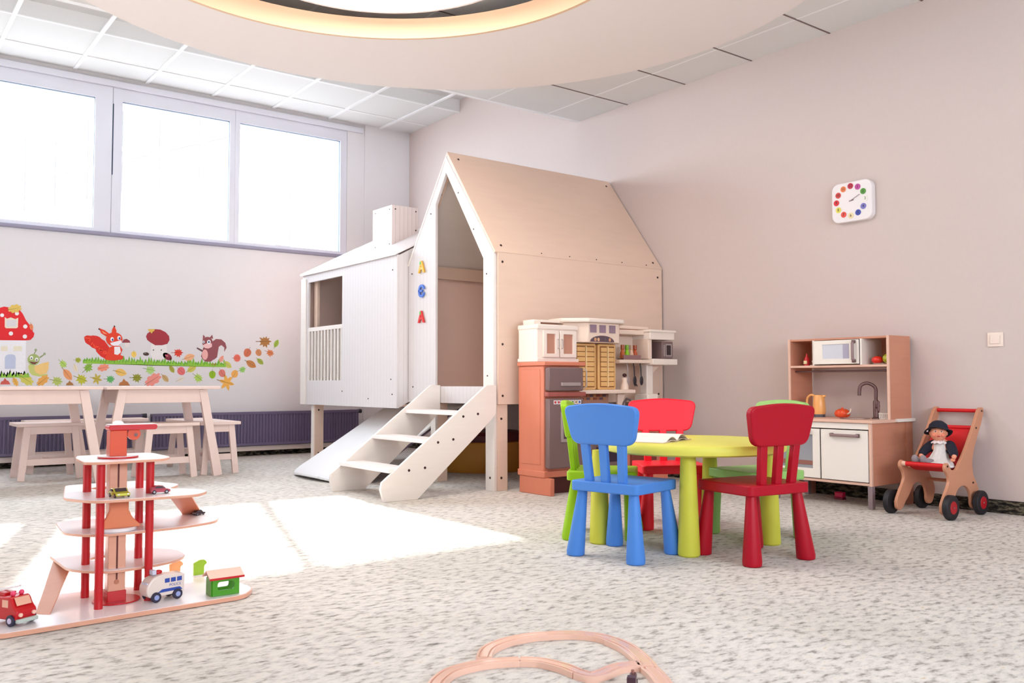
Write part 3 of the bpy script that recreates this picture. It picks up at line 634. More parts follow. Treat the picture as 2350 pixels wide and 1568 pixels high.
B().tube([(4.85, 2.965, .432), (4.838, 2.975, .430), (4.838, 3.135, .430), (4.85, 3.145, .432)], .009).o('handle', wkg, d); B().box(4.848, 4.862, 2.958, 2.978, .42, .442).o('handle_mount', stl, d, .002); B().box(4.848, 4.862, 3.132, 3.152, .42, .442).o('handle_mount', stl, d, .002)
d = kdoor(3.232, 3.562, True)
B().tube([(4.85, 3.29, .447), (4.838, 3.30, .445), (4.838, 3.46, .445), (4.85, 3.47, .447)], .009).o('handle', wkg, d)
# hutch
for y in (KY0-.012, KY1-.004):
    B().box(5.07, 5.31, y, y+.015, .524, 1.036).o('hutch_side', wk, t, .001); B().box(5.062, 5.07, y, y+.015, .524, 1.036).o('hutch_edge', wkl, t)
B().box(5.07, 5.31, KY0, KY1, 1.022, 1.034).o('hutch_top', wk, t); B().box(5.066, 5.31, KY0+.003, KY1-.004, .846, .86).o('shelf', wkl, t, .001)
B().box(5.295, 5.31, KY0+.003, KY1-.004, .86, 1.022).o('shelf_back', wk, t)
for y in (3.055, 3.392): B().box(5.062, 5.295, y, y+.013, .86, 1.022).o('divider', wkw, t)
d = B().prism([(3.072, .866), (3.388, .866), (3.388, 1.018), (3.072, 1.018)], YZ(), 5.05, 5.062, [[(3.135, .90), (3.325, .90), (3.325, .992), (3.135, .992)]]).o('microwave_door', wkw, t, .002)
B().box(5.056, 5.060, 3.135, 3.325, .90, .992).o('mirror_window', M('window_film', (214, 214, 224), .25), d); B().box(5.054, 5.056, 3.135, 3.18, .90, .992).o('film_shade', M('film_shade', (176, 170, 190), .4), d)
B().tube([(5.045, 3.098, .885), (5.028, 3.098, .893), (5.028, 3.098, .995), (5.045, 3.098, 1.003)], .009).o('handle', wkg, d); 
for z in (.884, 1.004): B().box(5.034, 5.05, 3.087, 3.109, z-.01, z+.01).o('handle_mount', stl, d, .003)
B().cone((5.12, KY0+.003, .822), (5.12, KY1-.004, .822), .006).o('hanging_rail', stl, t)
f = B().lathe([(.002, 0), (.026, 0), (.026, .006), (.018, .012), (.018, .105), (.014, .115), (.002, .115)], (5.11, 2.995, .524)).o('tap', stl, t)
B().tube([(5.11, 2.995, .63)]+[(p.x, p.y, p.z) for p in spline([(5.11, 2.995, .66), (5.11, 2.998, .715), (5.09, 3.025, .742), (5.07, 3.05, .742), (5.055, 3.068, .72), (5.052, 3.072, .668)], 5)], .0105, 12).o('spout', stl, f)
B().cone((5.10, 2.985, .60), (5.05, 2.945, .605), .011, .010).o('lever', stl, f); B().cone((5.05, 2.945, .575), (5.05, 2.945, .635), .008, .008).o('lever_knob', stl, f)
# things on the wooden kitchen
t = thing('toy_kettle', 'orange toy kettle with grey base on the wooden kitchen counter', 'kettle', (5.12, 3.40, .524))
B().lathe([(.002, 0), (.036, 0), (.037, .018), (.002, .018)], (5.12, 3.40, .5245), 28).o('kettle_base', M('kettle_grey', (90, 90, 104), .4), t)
B().lathe([(.002, 0), (.038, .0), (.042, .03), (.038, .08), (.034, .118), (.030, .125), (.002, .127)], (5.12, 3.40, .5425), 28).o('kettle_body', M('kettle_orange', (246, 176, 104), .3), t)
B().tube(spline([(5.12, 3.43, .66), (5.12, 3.46, .668), (5.12, 3.487, .645), (5.12, 3.49, .60)], 5), .0075).o('handle', MATS['kettle_orange'], t); B().cone((5.12, 3.375, .655), (5.12, 3.352, .664), .012, .006, 12).o('spout', MATS['kettle_orange'], t)
t = thing('toy_teapot', 'orange pumpkin-shaped toy teapot beside the kettle on the counter', 'teapot', (5.10, 3.22, .524)); om = M('teapot_orange', (236, 84, 44), .3)
b = B(); rings = []
for z, r in ((.004, .028), (.012, .042), (.03, .048), (.046, .040), (.056, .022), (.058, .004)):
    rings.append([(5.10+r*(1+.06*math.cos(8*a))*math.cos(a), 3.22+r*(1+.06*math.cos(8*a))*math.sin(a), .5245+z) for a in [2*math.pi*k/48 for k in range(48)]])
b.loft(rings).o('pot_body', om, t, ang=80); B().ell((5.10, 3.22, .586), (.007, .007, .006)).o('lid_knob', om, t)
B().tube(spline([(5.09, 3.178, .55), (5.08, 3.155, .56), (5.08, 3.145, .585)], 4), .006).o('spout', M('spout_cream', (236, 210, 190), .4), t)
B().lathe([(.002, 0), (.055, 0), (.058, .004), (.002, .004)], (5.10, 3.22, .5242)).o('saucer', MATS['teapot_orange'], t) if False else None
t = thing('toy_basket', 'small white slotted toy dish rack behind the tap', 'dish rack', (5.14, 2.935, .524)); b = B()
b = B().prism(rrect(5.10, 5.20, 2.905, 2.975, .01), XY(), .5245, .528); b.o('rack_floor', wkw, t)
for k in range(6): B().box(5.102, 5.106, 2.908+.012*k, 2.914+.012*k, .528, .556).o('rack_slat', wkw, t)
B().box(5.10, 5.108, 2.905, 2.975, .556, .562).o('rack_rim', wkw, t)
t = thing('ketchup_bottle', 'small red toy sauce bottle on the left hutch shelf', 'bottle', (5.14, 3.50, .86)); B().lathe([(.002, 0), (.018, 0), (.019, .03), (.016, .05), (.008, .062), (.004, .08), (.001, .082)], (5.14, 3.50, .8605), 20).o('bottle_body', M('ketchup_red', (206, 30, 40), .3), t); B().box(5.1195, 5.1225, 3.488, 3.512, .872, .894).o('label', M('label_cream', (240, 220, 170), .5), t)
t = thing('toy_cup', 'white toy cup and saucer beside the sauce bottle on the hutch shelf', 'cup', (5.16, 3.45, .86)); B().lathe([(.002, 0), (.030, .001), (.032, .005), (.002, .006)], (5.14, 3.44, .8605)).o('saucer', wkw, t); B().lathe([(.002, 0), (.012, 0), (.02, .026), (.018, .026), (.011, .003), (.002, .003)], (5.14, 3.44, .867)).o('cup_body', wkw, t)
t = thing('toy_plate', 'white toy plate under the toy tomato and apple in the hutch', 'plate', (5.15, 2.96, .86)); B().lathe([(.002, 0), (.045, 0), (.062, .006), (.060, .007), (.044, .003), (.002, .003)], (5.15, 2.965, .8605), 32, 1, 1.05).o('plate_body', wkw, t)
t = thing('toy_tomato', 'round red toy tomato on the plate in the right hutch compartment', 'toy vegetable', (5.13, 2.99, .868)); B().ell((5.13, 2.992, .889), (.032, .034, .024), 28, 16).o('flesh', M('tomato_red', (236, 50, 36), .25), t); B().cone((5.13, 2.992, .908), (5.13, 2.992, .918), .004, .003, 8).o('stem', M('stem_green', (70, 110, 40), .5), t)
t = thing('toy_apple', 'yellow-green toy apple right of the toy tomato', 'toy fruit', (5.13, 2.925, .868)); B().ell((5.13, 2.923, .896), (.030, .031, .030), 28, 16).o('flesh', M('apple_green', (178, 180, 44), .25), t); B().cone((5.13, 2.923, .922), (5.13, 2.923, .934), .003, .002, 8).o('stem', M('stem_brown', (100, 60, 40), .5), t)
t = thing('toy_block', 'small crimson toy block on the floor underneath the wooden kitchen', 'toy block', (5.15, 3.28, 0)); B().box(5.13, 5.17, 3.25, 3.31, .012, .048).o('block_body', M('crimson', (200, 16, 70), .35), t, .006); B().box(5.13, 5.17, 3.25, 3.31, .0, .013).o('block_base', M('crimson_dark', (120, 16, 40), .4), t)

# ------------------------------------------------------------------ doll's pushchair and doll
sw_ = M('pushchair_beech', (206, 142, 110), .4, .07, 5, .04, (1, 1, 5)); sr = M('pushchair_red', (216, 14, 22), .6, .04, 60, .1)
pc = thing('doll_pushchair', 'wooden doll pushchair with red fabric seat and black wheels by the right wall', 'toy pushchair', (5.0, 2.59, 0))
outl = [(5.274, .597), (5.305, .603), (5.322, .588), (5.300, .529), (5.236, .435), (5.190, .356), (5.170, .296), (5.180, .224), (5.220, .169), (5.245, .115), (5.225, .06), (5.20, .035), (5.165, .035), (5.145, .06), (5.145, .09), (5.132, .128), (5.104, .155), (5.056, .168), (5.008, .158), (4.979, .135), (4.95, .10), (4.905, .06), (4.88, .035), (4.85, .022), (4.818, .035), (4.812, .065), (4.82, .09), (4.849, .13), (4.885, .173), (4.900, .205), (4.888, .238), (4.862, .265), (4.862, .29), (4.883, .305), (4.905, .292), (4.920, .27), (4.956, .259), (4.99, .266), (5.015, .29), (5.095, .37), (5.189, .485), (5.24, .56)]
P = [(p.x, p.y) for p in spline([(a, b_, 0) for a, b_ in outl], 3, True)]
for y0 in (2.448, 2.706): B().prism(P, XZ(), y0, y0+.018).o('side_frame', sw_, pc, .003)
for (x, z, r, m, nm) in ((5.296, .583, .011, sr, 'handle_bar'), (5.222, .487, .012, sr, 'upper_rod'), (4.882, .286, .013, sr, 'front_rod'), (5.17, .178, .010, sw_, 'rear_stretcher')):
    B().cone((x, 2.466, z), (x, 2.706, z), r).o(nm, m, pc)
for y in (2.684, ): B().cone((4.882, y, .286), (4.882, 2.706, .286), .0138).o('rod_end', wkl, pc); B().cone((5.222, y, .487), (5.222, 2.706, .487), .0128).o('rod_end', wkl, pc)
b = B(); path = spline([(4.875, 0, .300), (4.93, 0, .272), (5.0, 0, .246), (5.05, 0, .262), (5.12, 0, .35), (5.20, 0, .46), (5.232, 0, .498)], 5)
b.loft([[(p.x, 2.474, p.z), (p.x, 2.698 if p.z < .3 else 2.69, p.z), (p.x+.004, 2.69, p.z-.004), (p.x+.004, 2.474, p.z-.004)] for p in path]).o('seat_fabric', sr, pc)

for (x, z) in ((4.882, .286), (5.222, .487), (5.17, .178), (5.296, .583)): bolt((x, 2.448, z), (0, -1, 0), pc, .006)
for x in (4.842, 5.185):
    for y, s_ in ((2.415, -1), (2.757, 1)):
        w = B().prism([(x+.068*math.cos(2*math.pi*k/40), .068+.068*math.sin(2*math.pi*k/40)) for k in range(40)], XZ(), y-.016, y+.016); w = w.o('wheel', black_m, pc, .006, 3)
        B().cone((x, y+s_*.0155, .068), (x, y+s_*.019, .068), .036, .034, 28).o('hub_disc', M('hub_red', (178, 16, 30), .4), w); B().cone((x, y+s_*.019, .068), (x, y+s_*.023, .068), .005, .004, 12).o('axle_cap', chrome_m, w)
        if s_ > 0: B().cone((x, y-.016, .068), (x, y-.03, .068), .006, .006, 10).o('axle', chrome_m, w)
        else: B().cone((x, y+.016, .068), (x, y+.03, .068), .006, .006, 10).o('axle', chrome_m, w)
def skinned(name, verts, edges, radii, mat, parent, lvl=2, root=0):
    rt = root_of(parent); off = rt.location
    me = bpy.data.meshes.new(name); me.from_pydata([tuple(Vector(v)-off) for v in verts], edges, []); me.materials.append(mat)
    o = bpy.data.objects.new(name, me); COL.objects.link(o); o.parent = parent
    sk = o.modifiers.new('skin', 'SKIN'); sk.use_smooth_shade = True
    if not me.skin_vertices: me.skin_vertices_add() if hasattr(me, 'skin_vertices_add') else None
    sv = me.skin_vertices[0].data
    for i, r in enumerate(radii): sv[i].radius = r if isinstance(r, tuple) else (r, r); sv[i].use_root = (i == root)
    sb = o.modifiers.new('sub', 'SUBSURF'); sb.levels = lvl; sb.render_levels = lvl
    return o
dl = thing('baby_doll', 'baby doll in navy jacket, navy sun hat and white dress seated in the pushchair', 'doll', (5.05, 2.58, .27))
skin = M('doll_skin', (236, 156, 124), .45, .03); navy = M('navy_knit', (26, 26, 44), .85, .1, 80, .3); dress = M('white_print_dress', (226, 216, 212), .8, .12, 90, .2); sock = M('grey_tights', (150, 138, 142), .85, .08, 70, .2)
hd = (5.055, 2.582, .458)
V = [(5.07, 2.58, .31), (5.08, 2.58, .35), (5.085, 2.58, .392), (5.075, 2.58, .415), (5.06, 2.582, .45),
     (5.075, 2.63, .388), (5.045, 2.665, .345), (5.0, 2.665, .318), (5.075, 2.53, .388), (5.05, 2.49, .35), (5.01, 2.475, .318),
     (5.03, 2.615, .292), (4.965, 2.635, .296), (4.93, 2.65, .312), (5.03, 2.55, .292), (4.975, 2.575, .290), (4.935, 2.60, .308)]
Ed = [(0, 1), (1, 2), (2, 3), (3, 4), (2, 5), (5, 6), (6, 7), (2, 8), (8, 9), (9, 10), (0, 11), (11, 12), (12, 13), (0, 14), (14, 15), (15, 16)]
skinned('body', V, Ed, [.04, .04, .036, .018, .03, .022, .017, .012, .022, .017, .012, .026, .020, .018, .026, .020, .018], skin, dl)
h_ = B().ell(hd, (.046, .044, .047), 28, 18).o('head', skin, dl)
fx = lambda dy, dz, dx=0: (hd[0]-.043+dx, hd[1]+dy, hd[2]+dz)
for s_ in (-1, 1):
    B().ell((hd[0]-.036, hd[1]+s_*.024, hd[2]-.012), (.012, .012, .012), 14, 8).o('cheek', M('doll_cheek', (240, 140, 112), .45), h_)
    B().ell((hd[0]-.0405, hd[1]+s_*.016, hd[2]+.008), (.004, .006, .0048), 12, 8).o('eye_white', toy_white, h_); B().ell((hd[0]-.0435, hd[1]+s_*.016, hd[2]+.008), (.002, .0036, .0040), 10, 8).o('iris', M('iris_brown', (60, 40, 44), .2), h_)
    B().ell((hd[0]-.039, hd[1]+s_*.016, hd[2]+.018), (.003, .008, .0014), 10, 6).o('eyebrow', M('brow_brown', (150, 90, 70), .6), h_)
    B().ell((hd[0]+.004, hd[1]+s_*.044, hd[2]-.002), (.009, .005, .012), 12, 8).o('ear', skin, h_)
B().ell((hd[0]-.047, hd[1], hd[2]-.004), (.006, .006, .006), 12, 8).o('nose', skin, h_); B().ell((hd[0]-.0435, hd[1], hd[2]-.020), (.004, .0095, .0036), 12, 8).o('lips', M('doll_lips', (190, 56, 62), .4), h_)
rot = Matrix.Rotation(R(20), 3, 'Y')
b = B(); rings = []
for r, z in ((.006, .058), (.03, .054), (.048, .036), (.054, .012), (.054, .004), (.072, -.004), (.076, -.008), (.073, -.010), (.052, -.002), (.050, .012)):
    rings.append([Vector(hd)+Vector((.008, 0, .012))+rot @ Vector((r*math.cos(a), r*math.sin(a), z+(.006*math.sin(3*a) if r > .06 else 0))) for a in [2*math.pi*k/36 for k in range(36)]])
b.loft(rings, cap=True).o('sun_hat', navy, dl, ang=80)
B().ell((hd[0]+.012, hd[1], hd[2]+.006), (.044, .0455, .045)).o('hair', M('doll_hair', (44, 28, 30), .7), h_)
B().ell((hd[0]-.01, hd[1]+.058, hd[2]+.012), (.008, .006, .008), 10, 8).o('hat_flower', toy_white, dl)
bpy.context.view_layer.update()
for o_ in [h_]+[c for c in dl.children if c.name.split('.')[0] in ('sun_hat', 'hair', 'hat_flower')]:
    for q in [o_]+list(o_.children):
        c_ = Vector(hd)-dl.location
        q.data.transform(Matrix.Translation(c_) @ Matrix.Rotation(R(28), 4, 'Z') @ Matrix.Rotation(R(4), 4, 'Y') @ Matrix.Translation(-c_))
b = B(); rings = []
for z, rx, ry, x in ((.412, .024, .026, 5.07), (.395, .034, .040, 5.072), (.36, .040, .034, 5.065), (.32, .052, .050, 5.045), (.29, .078, .088, 5.01), (.274, .088, .100, 4.995)):
    rings.append([(x+rx*(1+.05*math.sin(9*a))*math.cos(a), 2.575+ry*(1+.05*math.sin(9*a))*math.sin(a), z) for a in [2*math.pi*k/54 for k in range(54)]])
b.loft(rings, cap=False).o('dress', dress, dl, ang=80)
V = [(5.088, 2.607, .335), (5.09, 2.608, .375), (5.082, 2.622, .395), (5.072, 2.636, .385), (5.042, 2.668, .345), (5.01, 2.668, .322)]
skinned('jacket_side', V, [(0, 1), (1, 2), (2, 3), (3, 4), (4, 5)], [(.042, .040), (.040, .036), .032, .031, .027, .019], navy, dl)
V = [(5.088, 2.545, .335), (5.09, 2.545, .375), (5.082, 2.532, .395), (5.072, 2.522, .385), (5.05, 2.492, .348), (5.022, 2.48, .325)]
skinned('jacket_side', V, [(0, 1), (1, 2), (2, 3), (3, 4), (4, 5)], [(.042, .040), (.040, .036), .032, .031, .027, .019], navy, dl)
b = B(); rings = []
for r, z in ((.022, .012), (.036, .002), (.042, -.004), (.030, -.002)):
    rings.append([(5.062+r*math.cos(a), 2.58+r*1.1*math.sin(a), .404+z+.003*math.sin(10*a)) for a in [2*math.pi*k/40 for k in range(40)]])
b.loft(rings, cap=False).o('lace_collar', toy_white, dl, ang=80)
for (y, y2) in ((2.64, 2.655), (2.585, 2.605)):
    skinned('tights', [(4.985, y-.01, .294), (4.95, y, .298), (4.928, y2-.004, .306), (4.924, y2-.002, .322)], [(0, 1), (1, 2), (2, 3)], [.021, .020, .020, .015], sock, dl)
for y in (2.655, 2.606): B().ell((4.924, y, .312), (.016, .019, .025), 16, 10).o('foot', sock, dl)
for (hx, hy, hz) in ((4.995, 2.664, .314), (5.0, 2.472, .315)):
    for k in range(4): B().tube([(hx, hy+(k-1.5)*.005, hz), (hx-.008, hy+(k-1.5)*.006, hz-.003), (hx-.013, hy+(k-1.5)*.006, hz-.009)], .0032, 8).o('finger', skin, dl)
    B().tube([(hx+.004, hy+.008, hz+.002), (hx-.003, hy+.013, hz+.002)], .0034, 8).o('thumb', skin, dl)
B().ell((5.0, 2.50, .274), (.03, .03, .010), 18, 8).o('dress_hem', toy_white, dl)

# ------------------------------------------------------------------ wall clock and switch
ck = thing('wall_clock', 'square white wall clock with colourful round numerals on the right wall', 'clock', (XR, 3.24, 1.81))
b = B(); b.prism(rrect(3.098, 3.386, 1.808, 2.072, .05, 8), YZ(), XR-.045, XR).o('clock_case', toy_white, ck, .004)
cc = (3.247, 1.945)
cols = {12: (196, 24, 60), 1: (190, 60, 150), 2: (80, 150, 40), 3: (240, 236, 228), 4: (120, 116, 190), 5: (50, 70, 170), 6: (240, 220, 170), 7: (230, 70, 50), 8: (230, 220, 90), 9: (220, 30, 40), 10: (214, 60, 50), 11: (236, 130, 70)}
for n, c in cols.items():
    a = R(90-30*n); y, z = cc[0]-.104*math.cos(a), cc[1]+.098*math.sin(a)
    dd = B().cone((XR-.045, y, z), (XR-.048, y, z), .0195, n=24).o('numeral_disc', M('numeral_%d' % n, c, .4), ck)
    text('numeral', str(n), .026, M('numeral_ink_%d' % (n in (3, 6, 8)), (60, 40, 30) if n in (3, 6, 8) else tuple(int(v) for v in (40, 20, 30)), .5), dd, (XR-.0485, y, z), ((0, -1, 0), (0, 0, 1)), .0004)
B().bar((XR-.050, cc[0], cc[1]), (XR-.050, cc[0]-.066, cc[1]+.033), .003, .002, (1, 0, 0)).o('minute_hand', wkg, ck)
B().bar((XR-.049, cc[0]+.01, cc[1]-.002), (XR-.049, cc[0]-.022, cc[1]+.004), .005, .002, (1, 0, 0)).o('hour_hand', stl, ck)
sc = thing('light_switch', 'square cream light switch on the right wall above the pushchair', 'light switch', (XR, 2.374, .955))
B().box(XR-.008, XR, 2.330, 2.417, .955, 1.037).o('switch_plate', wkl if False else M('switch_cream', (246, 226, 212), .4), sc, .002); B().box(XR-.014, XR-.008, 2.347, 2.400, .971, 1.021).o('rocker', MATS['switch_cream'], sc, .002)


# ------------------------------------------------------------------ toy garage
gx = thing('toy_garage', 'wooden multi-storey toy garage with red columns, ramps and control tower', 'toy garage', (.75, 3.3, 0)); gar = gx
def plate(name, pts, z, r=.05, th=.008, holes=()):
    o = B().prism(round_poly(pts, r, 6), XY(), z-th, z, holes).o(name, toy_wood, gar, .001)
    hh = [h for h in holes]
    B().prism(round_poly([(sum(p[0] for p in pts)/len(pts)+(p[0]-sum(q[0] for q in pts)/len(pts))*.99, sum(p[1] for p in pts)/len(pts)+(p[1]-sum(q[1] for q in pts)/len(pts))*.985) for p in pts], r, 6), XY(), z, z+.0012, hh).o('white_surface', toy_white, o)
    return o
plate('base_plate', [(.385, 3.0), (1.15, 3.038), (1.215, 3.12), (1.19, 3.50), (1.0, 3.66), (.55, 3.66), (.385, 3.40)], .016, .04, .014)
for x, y in ((.70, 3.14), (.70, 3.335), (.875, 3.345), (.862, 3.165)): B().cone((x, y, .016), (x, y, .487), .0135, n=20).o('column', toy_red, gar)
hole = [(.79+.06*math.cos(a), 3.42+.05*math.sin(a)) for a in [2*math.pi*k/28 for k in range(28)]]
plate('level_plate', [(.635, 3.28), (.73, 3.160), (.93, 3.195), (1.03, 3.28), (1.035, 3.44), (.9, 3.60), (.63, 3.62)], .128, .06, .008, [hole])
plate('level_plate', [(.615, 3.27), (.70, 3.158), (.97, 3.165), (1.12, 3.22), (1.17, 3.38), (1.05, 3.54), (.64, 3.56)], .252, .06)
plate('level_plate', [(.60, 3.20), (.665, 3.055), (.985, 3.03), (1.05, 3.12), (1.01, 3.22), (.95, 3.26), (1.03, 3.38), (.96, 3.60), (.68, 3.60)], .376, .045, .008, [hole])
plate('top_plate', [(.676, 3.39), (.655, 3.30), (.641, 3.10), (.69, 3.075), (.885, 3.09), (.925, 3.15), (.925, 3.37), (.89, 3.40)], .497, .02)
sh = B().box(.742, .797, 3.20, 3.25, .03, .49).o('lift_shaft', toy_wood, gar, .002)
B().box(.7665, .7715, 3.1985, 3.2005, .09, .245).o('lift_slot', M('slot_dark', (96, 30, 24), .6), sh); B().box(.7665, .7715, 3.1985, 3.2005, .40, .485).o('lift_slot', MATS['slot_dark'], sh)
B().cone((.769, 3.2, .085), (.769, 3.198, .085), .008, n=16).o('lift_button', M('lift_button', (190, 120, 90), .5), sh)
P = [(.740, .367), (.799, .367), (.799, .325), (.812, .298), (.838, .272), (.838, .266), (.702, .266), (.702, .272), (.727, .298), (.740, .325)]
B().prism(P, XZ(), 3.180, 3.197).o('lift_flare', M('toy_wood_orange', (226, 128, 84), .35, .04, coat=.4), gar, .002)
B().prism(circ((.77, 3.225), .065, 40), XY(), .254, .266).o('lift_disc', toy_white, gar, .002)
B().lathe([(.002, 0), (.075, 0), (.075, .004), (.002, .004)], (.775, 3.225, .0178), 40).o('base_disc', toy_red, gar); B().box(.740, .799, 3.195, 3.255, .02, .055).o('shaft_foot', toy_red, gar, .002)
tw = B().box(.738, .792, 3.19, 3.24, .505, .592).o('control_tower', M('tower_orange', (214, 70, 18), .35, .04, coat=.4), gar, .002)
B().lathe([(.002, 0), (.064, 0), (.064, .005), (.002, .005)], (.77, 3.215, .499), 40).o('tower_disc', toy_red, tw); B().lathe([(.002, 0), (.061, 0), (.061, .0012), (.002, .0012)], (.77, 3.215, .504), 40).o('tower_disc_top', toy_white, tw)
B().prism(rrect(.733, .889, .592, .610, .008), XZ(), 3.185, 3.245).o('tower_roof', toy_red, tw, .002); B().box(.735, .886, 3.187, 3.243, .610, .612).o('roof_top', toy_white, tw)
B().cone((.817, 3.20, .578), (.817, 3.215, .578), .021, n=28).o('crane_knob', MATS['tower_orange'], tw); B().cone((.822, 3.199, .575), (.822, 3.198, .575), .006, n=12).o('knob_pin', stl, tw)
B().prism([(.768+.018*math.cos(R(a)), .612+.012*math.sin(R(a))) for a in range(0, 181, 20)], XZ(), 3.21, 3.22).o('roof_crest', toy_white, tw)
def slab(p0, p1, p2, p3, th, name, m):
    n = (Vector(p1)-Vector(p0)).cross(Vector(p3)-Vector(p0)).normalized()*th
    if n.z > 0: n = -n
    vs = [Vector(p) for p in (p0, p1, p2, p3)]; return B().loft([vs, [v+n for v in vs]]).o(name, m, gar, .001)
slab((.526, 3.192, .018), (.560, 3.155, .018), (.70, 3.50, .129), (.637, 3.53, .129), .006, 'ramp', toy_wood)
slab((.925, 3.19, .374), (.995, 3.17, .374), (1.134, 3.449, .254), (1.067, 3.471, .254), .006, 'ramp', MATS['toy_wood_orange'])
# fuel pumps, kiosk
def pump(x, y, c, lab):
    t = thing('toy_fuel_pump', lab, 'toy fuel pump', (x, y, .0175), group='fuel pumps of the toy garage')
    P = round_poly([(0, 0), (.04, 0), (.04, .038), (.052, .046), (.042, .060), (.022, .060), (0, .050)], .006, 4)
    B().prism([(x+a, .0175+b_) for a, b_ in P], XZ(), y-.006, y+.006).o('pump_body', M('pump_%d' % c[0], c, .35), t, .001); B().box(x-.002, x+.045, y-.012, y+.012, .0174, .0215).o('foot', toy_white, t, .001)
pump(1.02, 3.47, (240, 168, 110), 'peach wooden fuel pump behind the toy police bus'); pump(1.10, 3.44, (150, 190, 30), 'green wooden fuel pump between the peach pump and the kiosk')
kk = thing('toy_kiosk', 'small green toy kiosk with pink roof at the right end of the garage base', 'toy kiosk', (1.10, 3.10, .0175)); kg_ = M('kiosk_green', (70, 150, 20), .35, .03)
for y in (3.07, 3.122): B().prism([(1.048, .0175), (1.142, .0175), (1.142, .082), (1.048, .082)], XZ(), y, y+.007, [rrect(1.066, 1.124, .036, .065, .009, 4)]).o('wall', kg_, kk, .001)
B().box(1.044, 1.049, 3.076, 3.125, .0175, .078).o('end_wall', kg_, kk)
B().loft([[(1.035, 3.06, .081), (1.035, 3.10, .104), (1.035, 3.14, .081), (1.035, 3.137, .077), (1.035, 3.10, .098), (1.035, 3.063, .077)], [(1.156, 3.06, .081), (1.156, 3.10, .104), (1.156, 3.14, .081), (1.156, 3.137, .077), (1.156, 3.10, .098), (1.156, 3.063, .077)]]).o('roof', M('kiosk_roof', (232, 160, 140), .35, .03), kk)
B().box(1.035, 1.156, 3.058, 3.062, .0745, .0815).o('eave_strip', toy_red, kk)
# toy vehicles (local frame, nose towards +x)
def wheels(t, xs, w, r, hub, tw_=.012, m=None):
    for x in xs:
        for s_ in (-1, 1):
            o = B().cone((x, s_*(w-tw_*.3), r), (x, s_*(w+tw_*.7), r), r, n=24).o('wheel', m or black_m, t, .0015)
            B().cone((x, s_*(w+tw_*.7), r), (x, s_*(w+tw_*.8), r), r*.5, n=18).o('hubcap', hub, o)
pb_ = thing('toy_police_bus', 'small white and blue toy police bus parked on the garage base', 'toy bus', (.905, 3.145, .0176), R(192), local=True)
cream = M('bus_cream', (232, 214, 204), .3, .03, coat=.4); blue = M('bus_blue', (40, 70, 160), .35)
bd = B().prism(round_poly([(-.062, .018), (.066, .016), (.074, .05), (.050, .082), (.020, .090), (-.066, .082)], [.01, .02, .03, .03, .02, .006], 6), XZ(), -.028, .028).o('bus_body', cream, pb_, .005, 3)
for s_ in (-1, 1):
    for x in (-.052, -.030, -.008): B().box(x, x+.017, s_*.0285-.0006, s_*.0285+.0006, .060, .074).o('window', blue, bd)
    B().prism([(-.055, .030), (.035, .030), (.018, .040), (-.045, .040)], XZ(), s_*.0285-.0006, s_*.0285+.0006).o('side_stripe', blue, bd)
    text('lettering', 'POLICE', .013, M('lettering_blue', (110, 120, 170), .5), bd, (-.028, s_*.0292, .050), ((s_*-1, 0, 0), (0, 0, 1)), .0002)
B().box(.056, .067, -.02, .02, .055, .066).o('windscreen', M('bus_screen', (214, 220, 236), .15), bd, .002)
B().ell((.018, 0, .094), (.014, .010, .008), 16, 10).o('beacon', toy_red, bd); B().box(.030, .044, -.012, .012, .088, .104).o('siren_plate', M('siren_print', (206, 206, 226), .4), bd, .002)
wheels(pb_, (-.036, .040), .026, .017, M('hub_pale_blue', (150, 160, 210), .4), m=M('wheel_navy', (40, 34, 60), .5))
fe = thing('toy_fire_engine', 'red toy fire engine at the left edge on the garage base', 'toy fire engine', (.452, 3.125, .0176), R(-62), local=True)
bd = B().prism(round_poly([(-.07, .016), (.060, .016), (.066, .045), (.048, .058), (.034, .086), (-.07, .080)], [.008, .01, .015, .012, .014, .01], 5), XZ(), -.034, .034).o('engine_body', toy_red, fe, .004)
B().prism([(.0385, .082), (.0515, .0595), (.0535, .0600), (.0405, .083)], lambda a, b_, t_: (a, t_, b_), -.024, .024).o('windscreen', M('screen_pale', (236, 176, 150), .3), bd)
for s_ in (-1, 1):
    B().box(.0, .026, s_*.0345-.0006, s_*.0345+.0006, .054, .076).o('side_window', MATS['screen_pale'], bd, 0); B().cone((.064, s_*.022, .034), (.069, s_*.022, .034), .006, n=14).o('headlamp', M('lamp_pale', (250, 200, 180), .2), bd)
    B().box(-.06, -.012, s_*.0345-.0006, s_*.0345+.0006, .04, .06).o('locker_panel', M('locker_cream', (240, 190, 150), .4), bd)
B().box(.058, .073, -.034, .034, .010, .022).o('bumper', M('bumper_silver', (190, 200, 190), .3), bd, .003)
for y in (-.012, .012): B().bar((-.068, y, .092), (.02, y, .112), .004, .006).o('ladder_rail', toy_white, fe, .001)
for k in range(6): x = -.062+.015*k; B().cone((x, -.012, .0935+.0034*k), (x, .012, .0935+.0034*k), .002, n=8).o('ladder_rung', toy_white, fe)
B().ell((.02, .014, .092), (.008, .008, .008), 12, 8).o('beacon', M('beacon_pink', (236, 70, 110), .2), bd); B().ell((.02, -.014, .092), (.008, .008, .008), 12, 8).o('beacon', MATS['beacon_pink'], bd); B().box(-.05, -.01, -.02, .02, .080, .092).o('ladder_base', toy_red, bd, .002)
wheels(fe, (-.042, .040), .031, .017, M('hub_lilac', (206, 190, 220), .4), m=MATS['wheel_navy'])
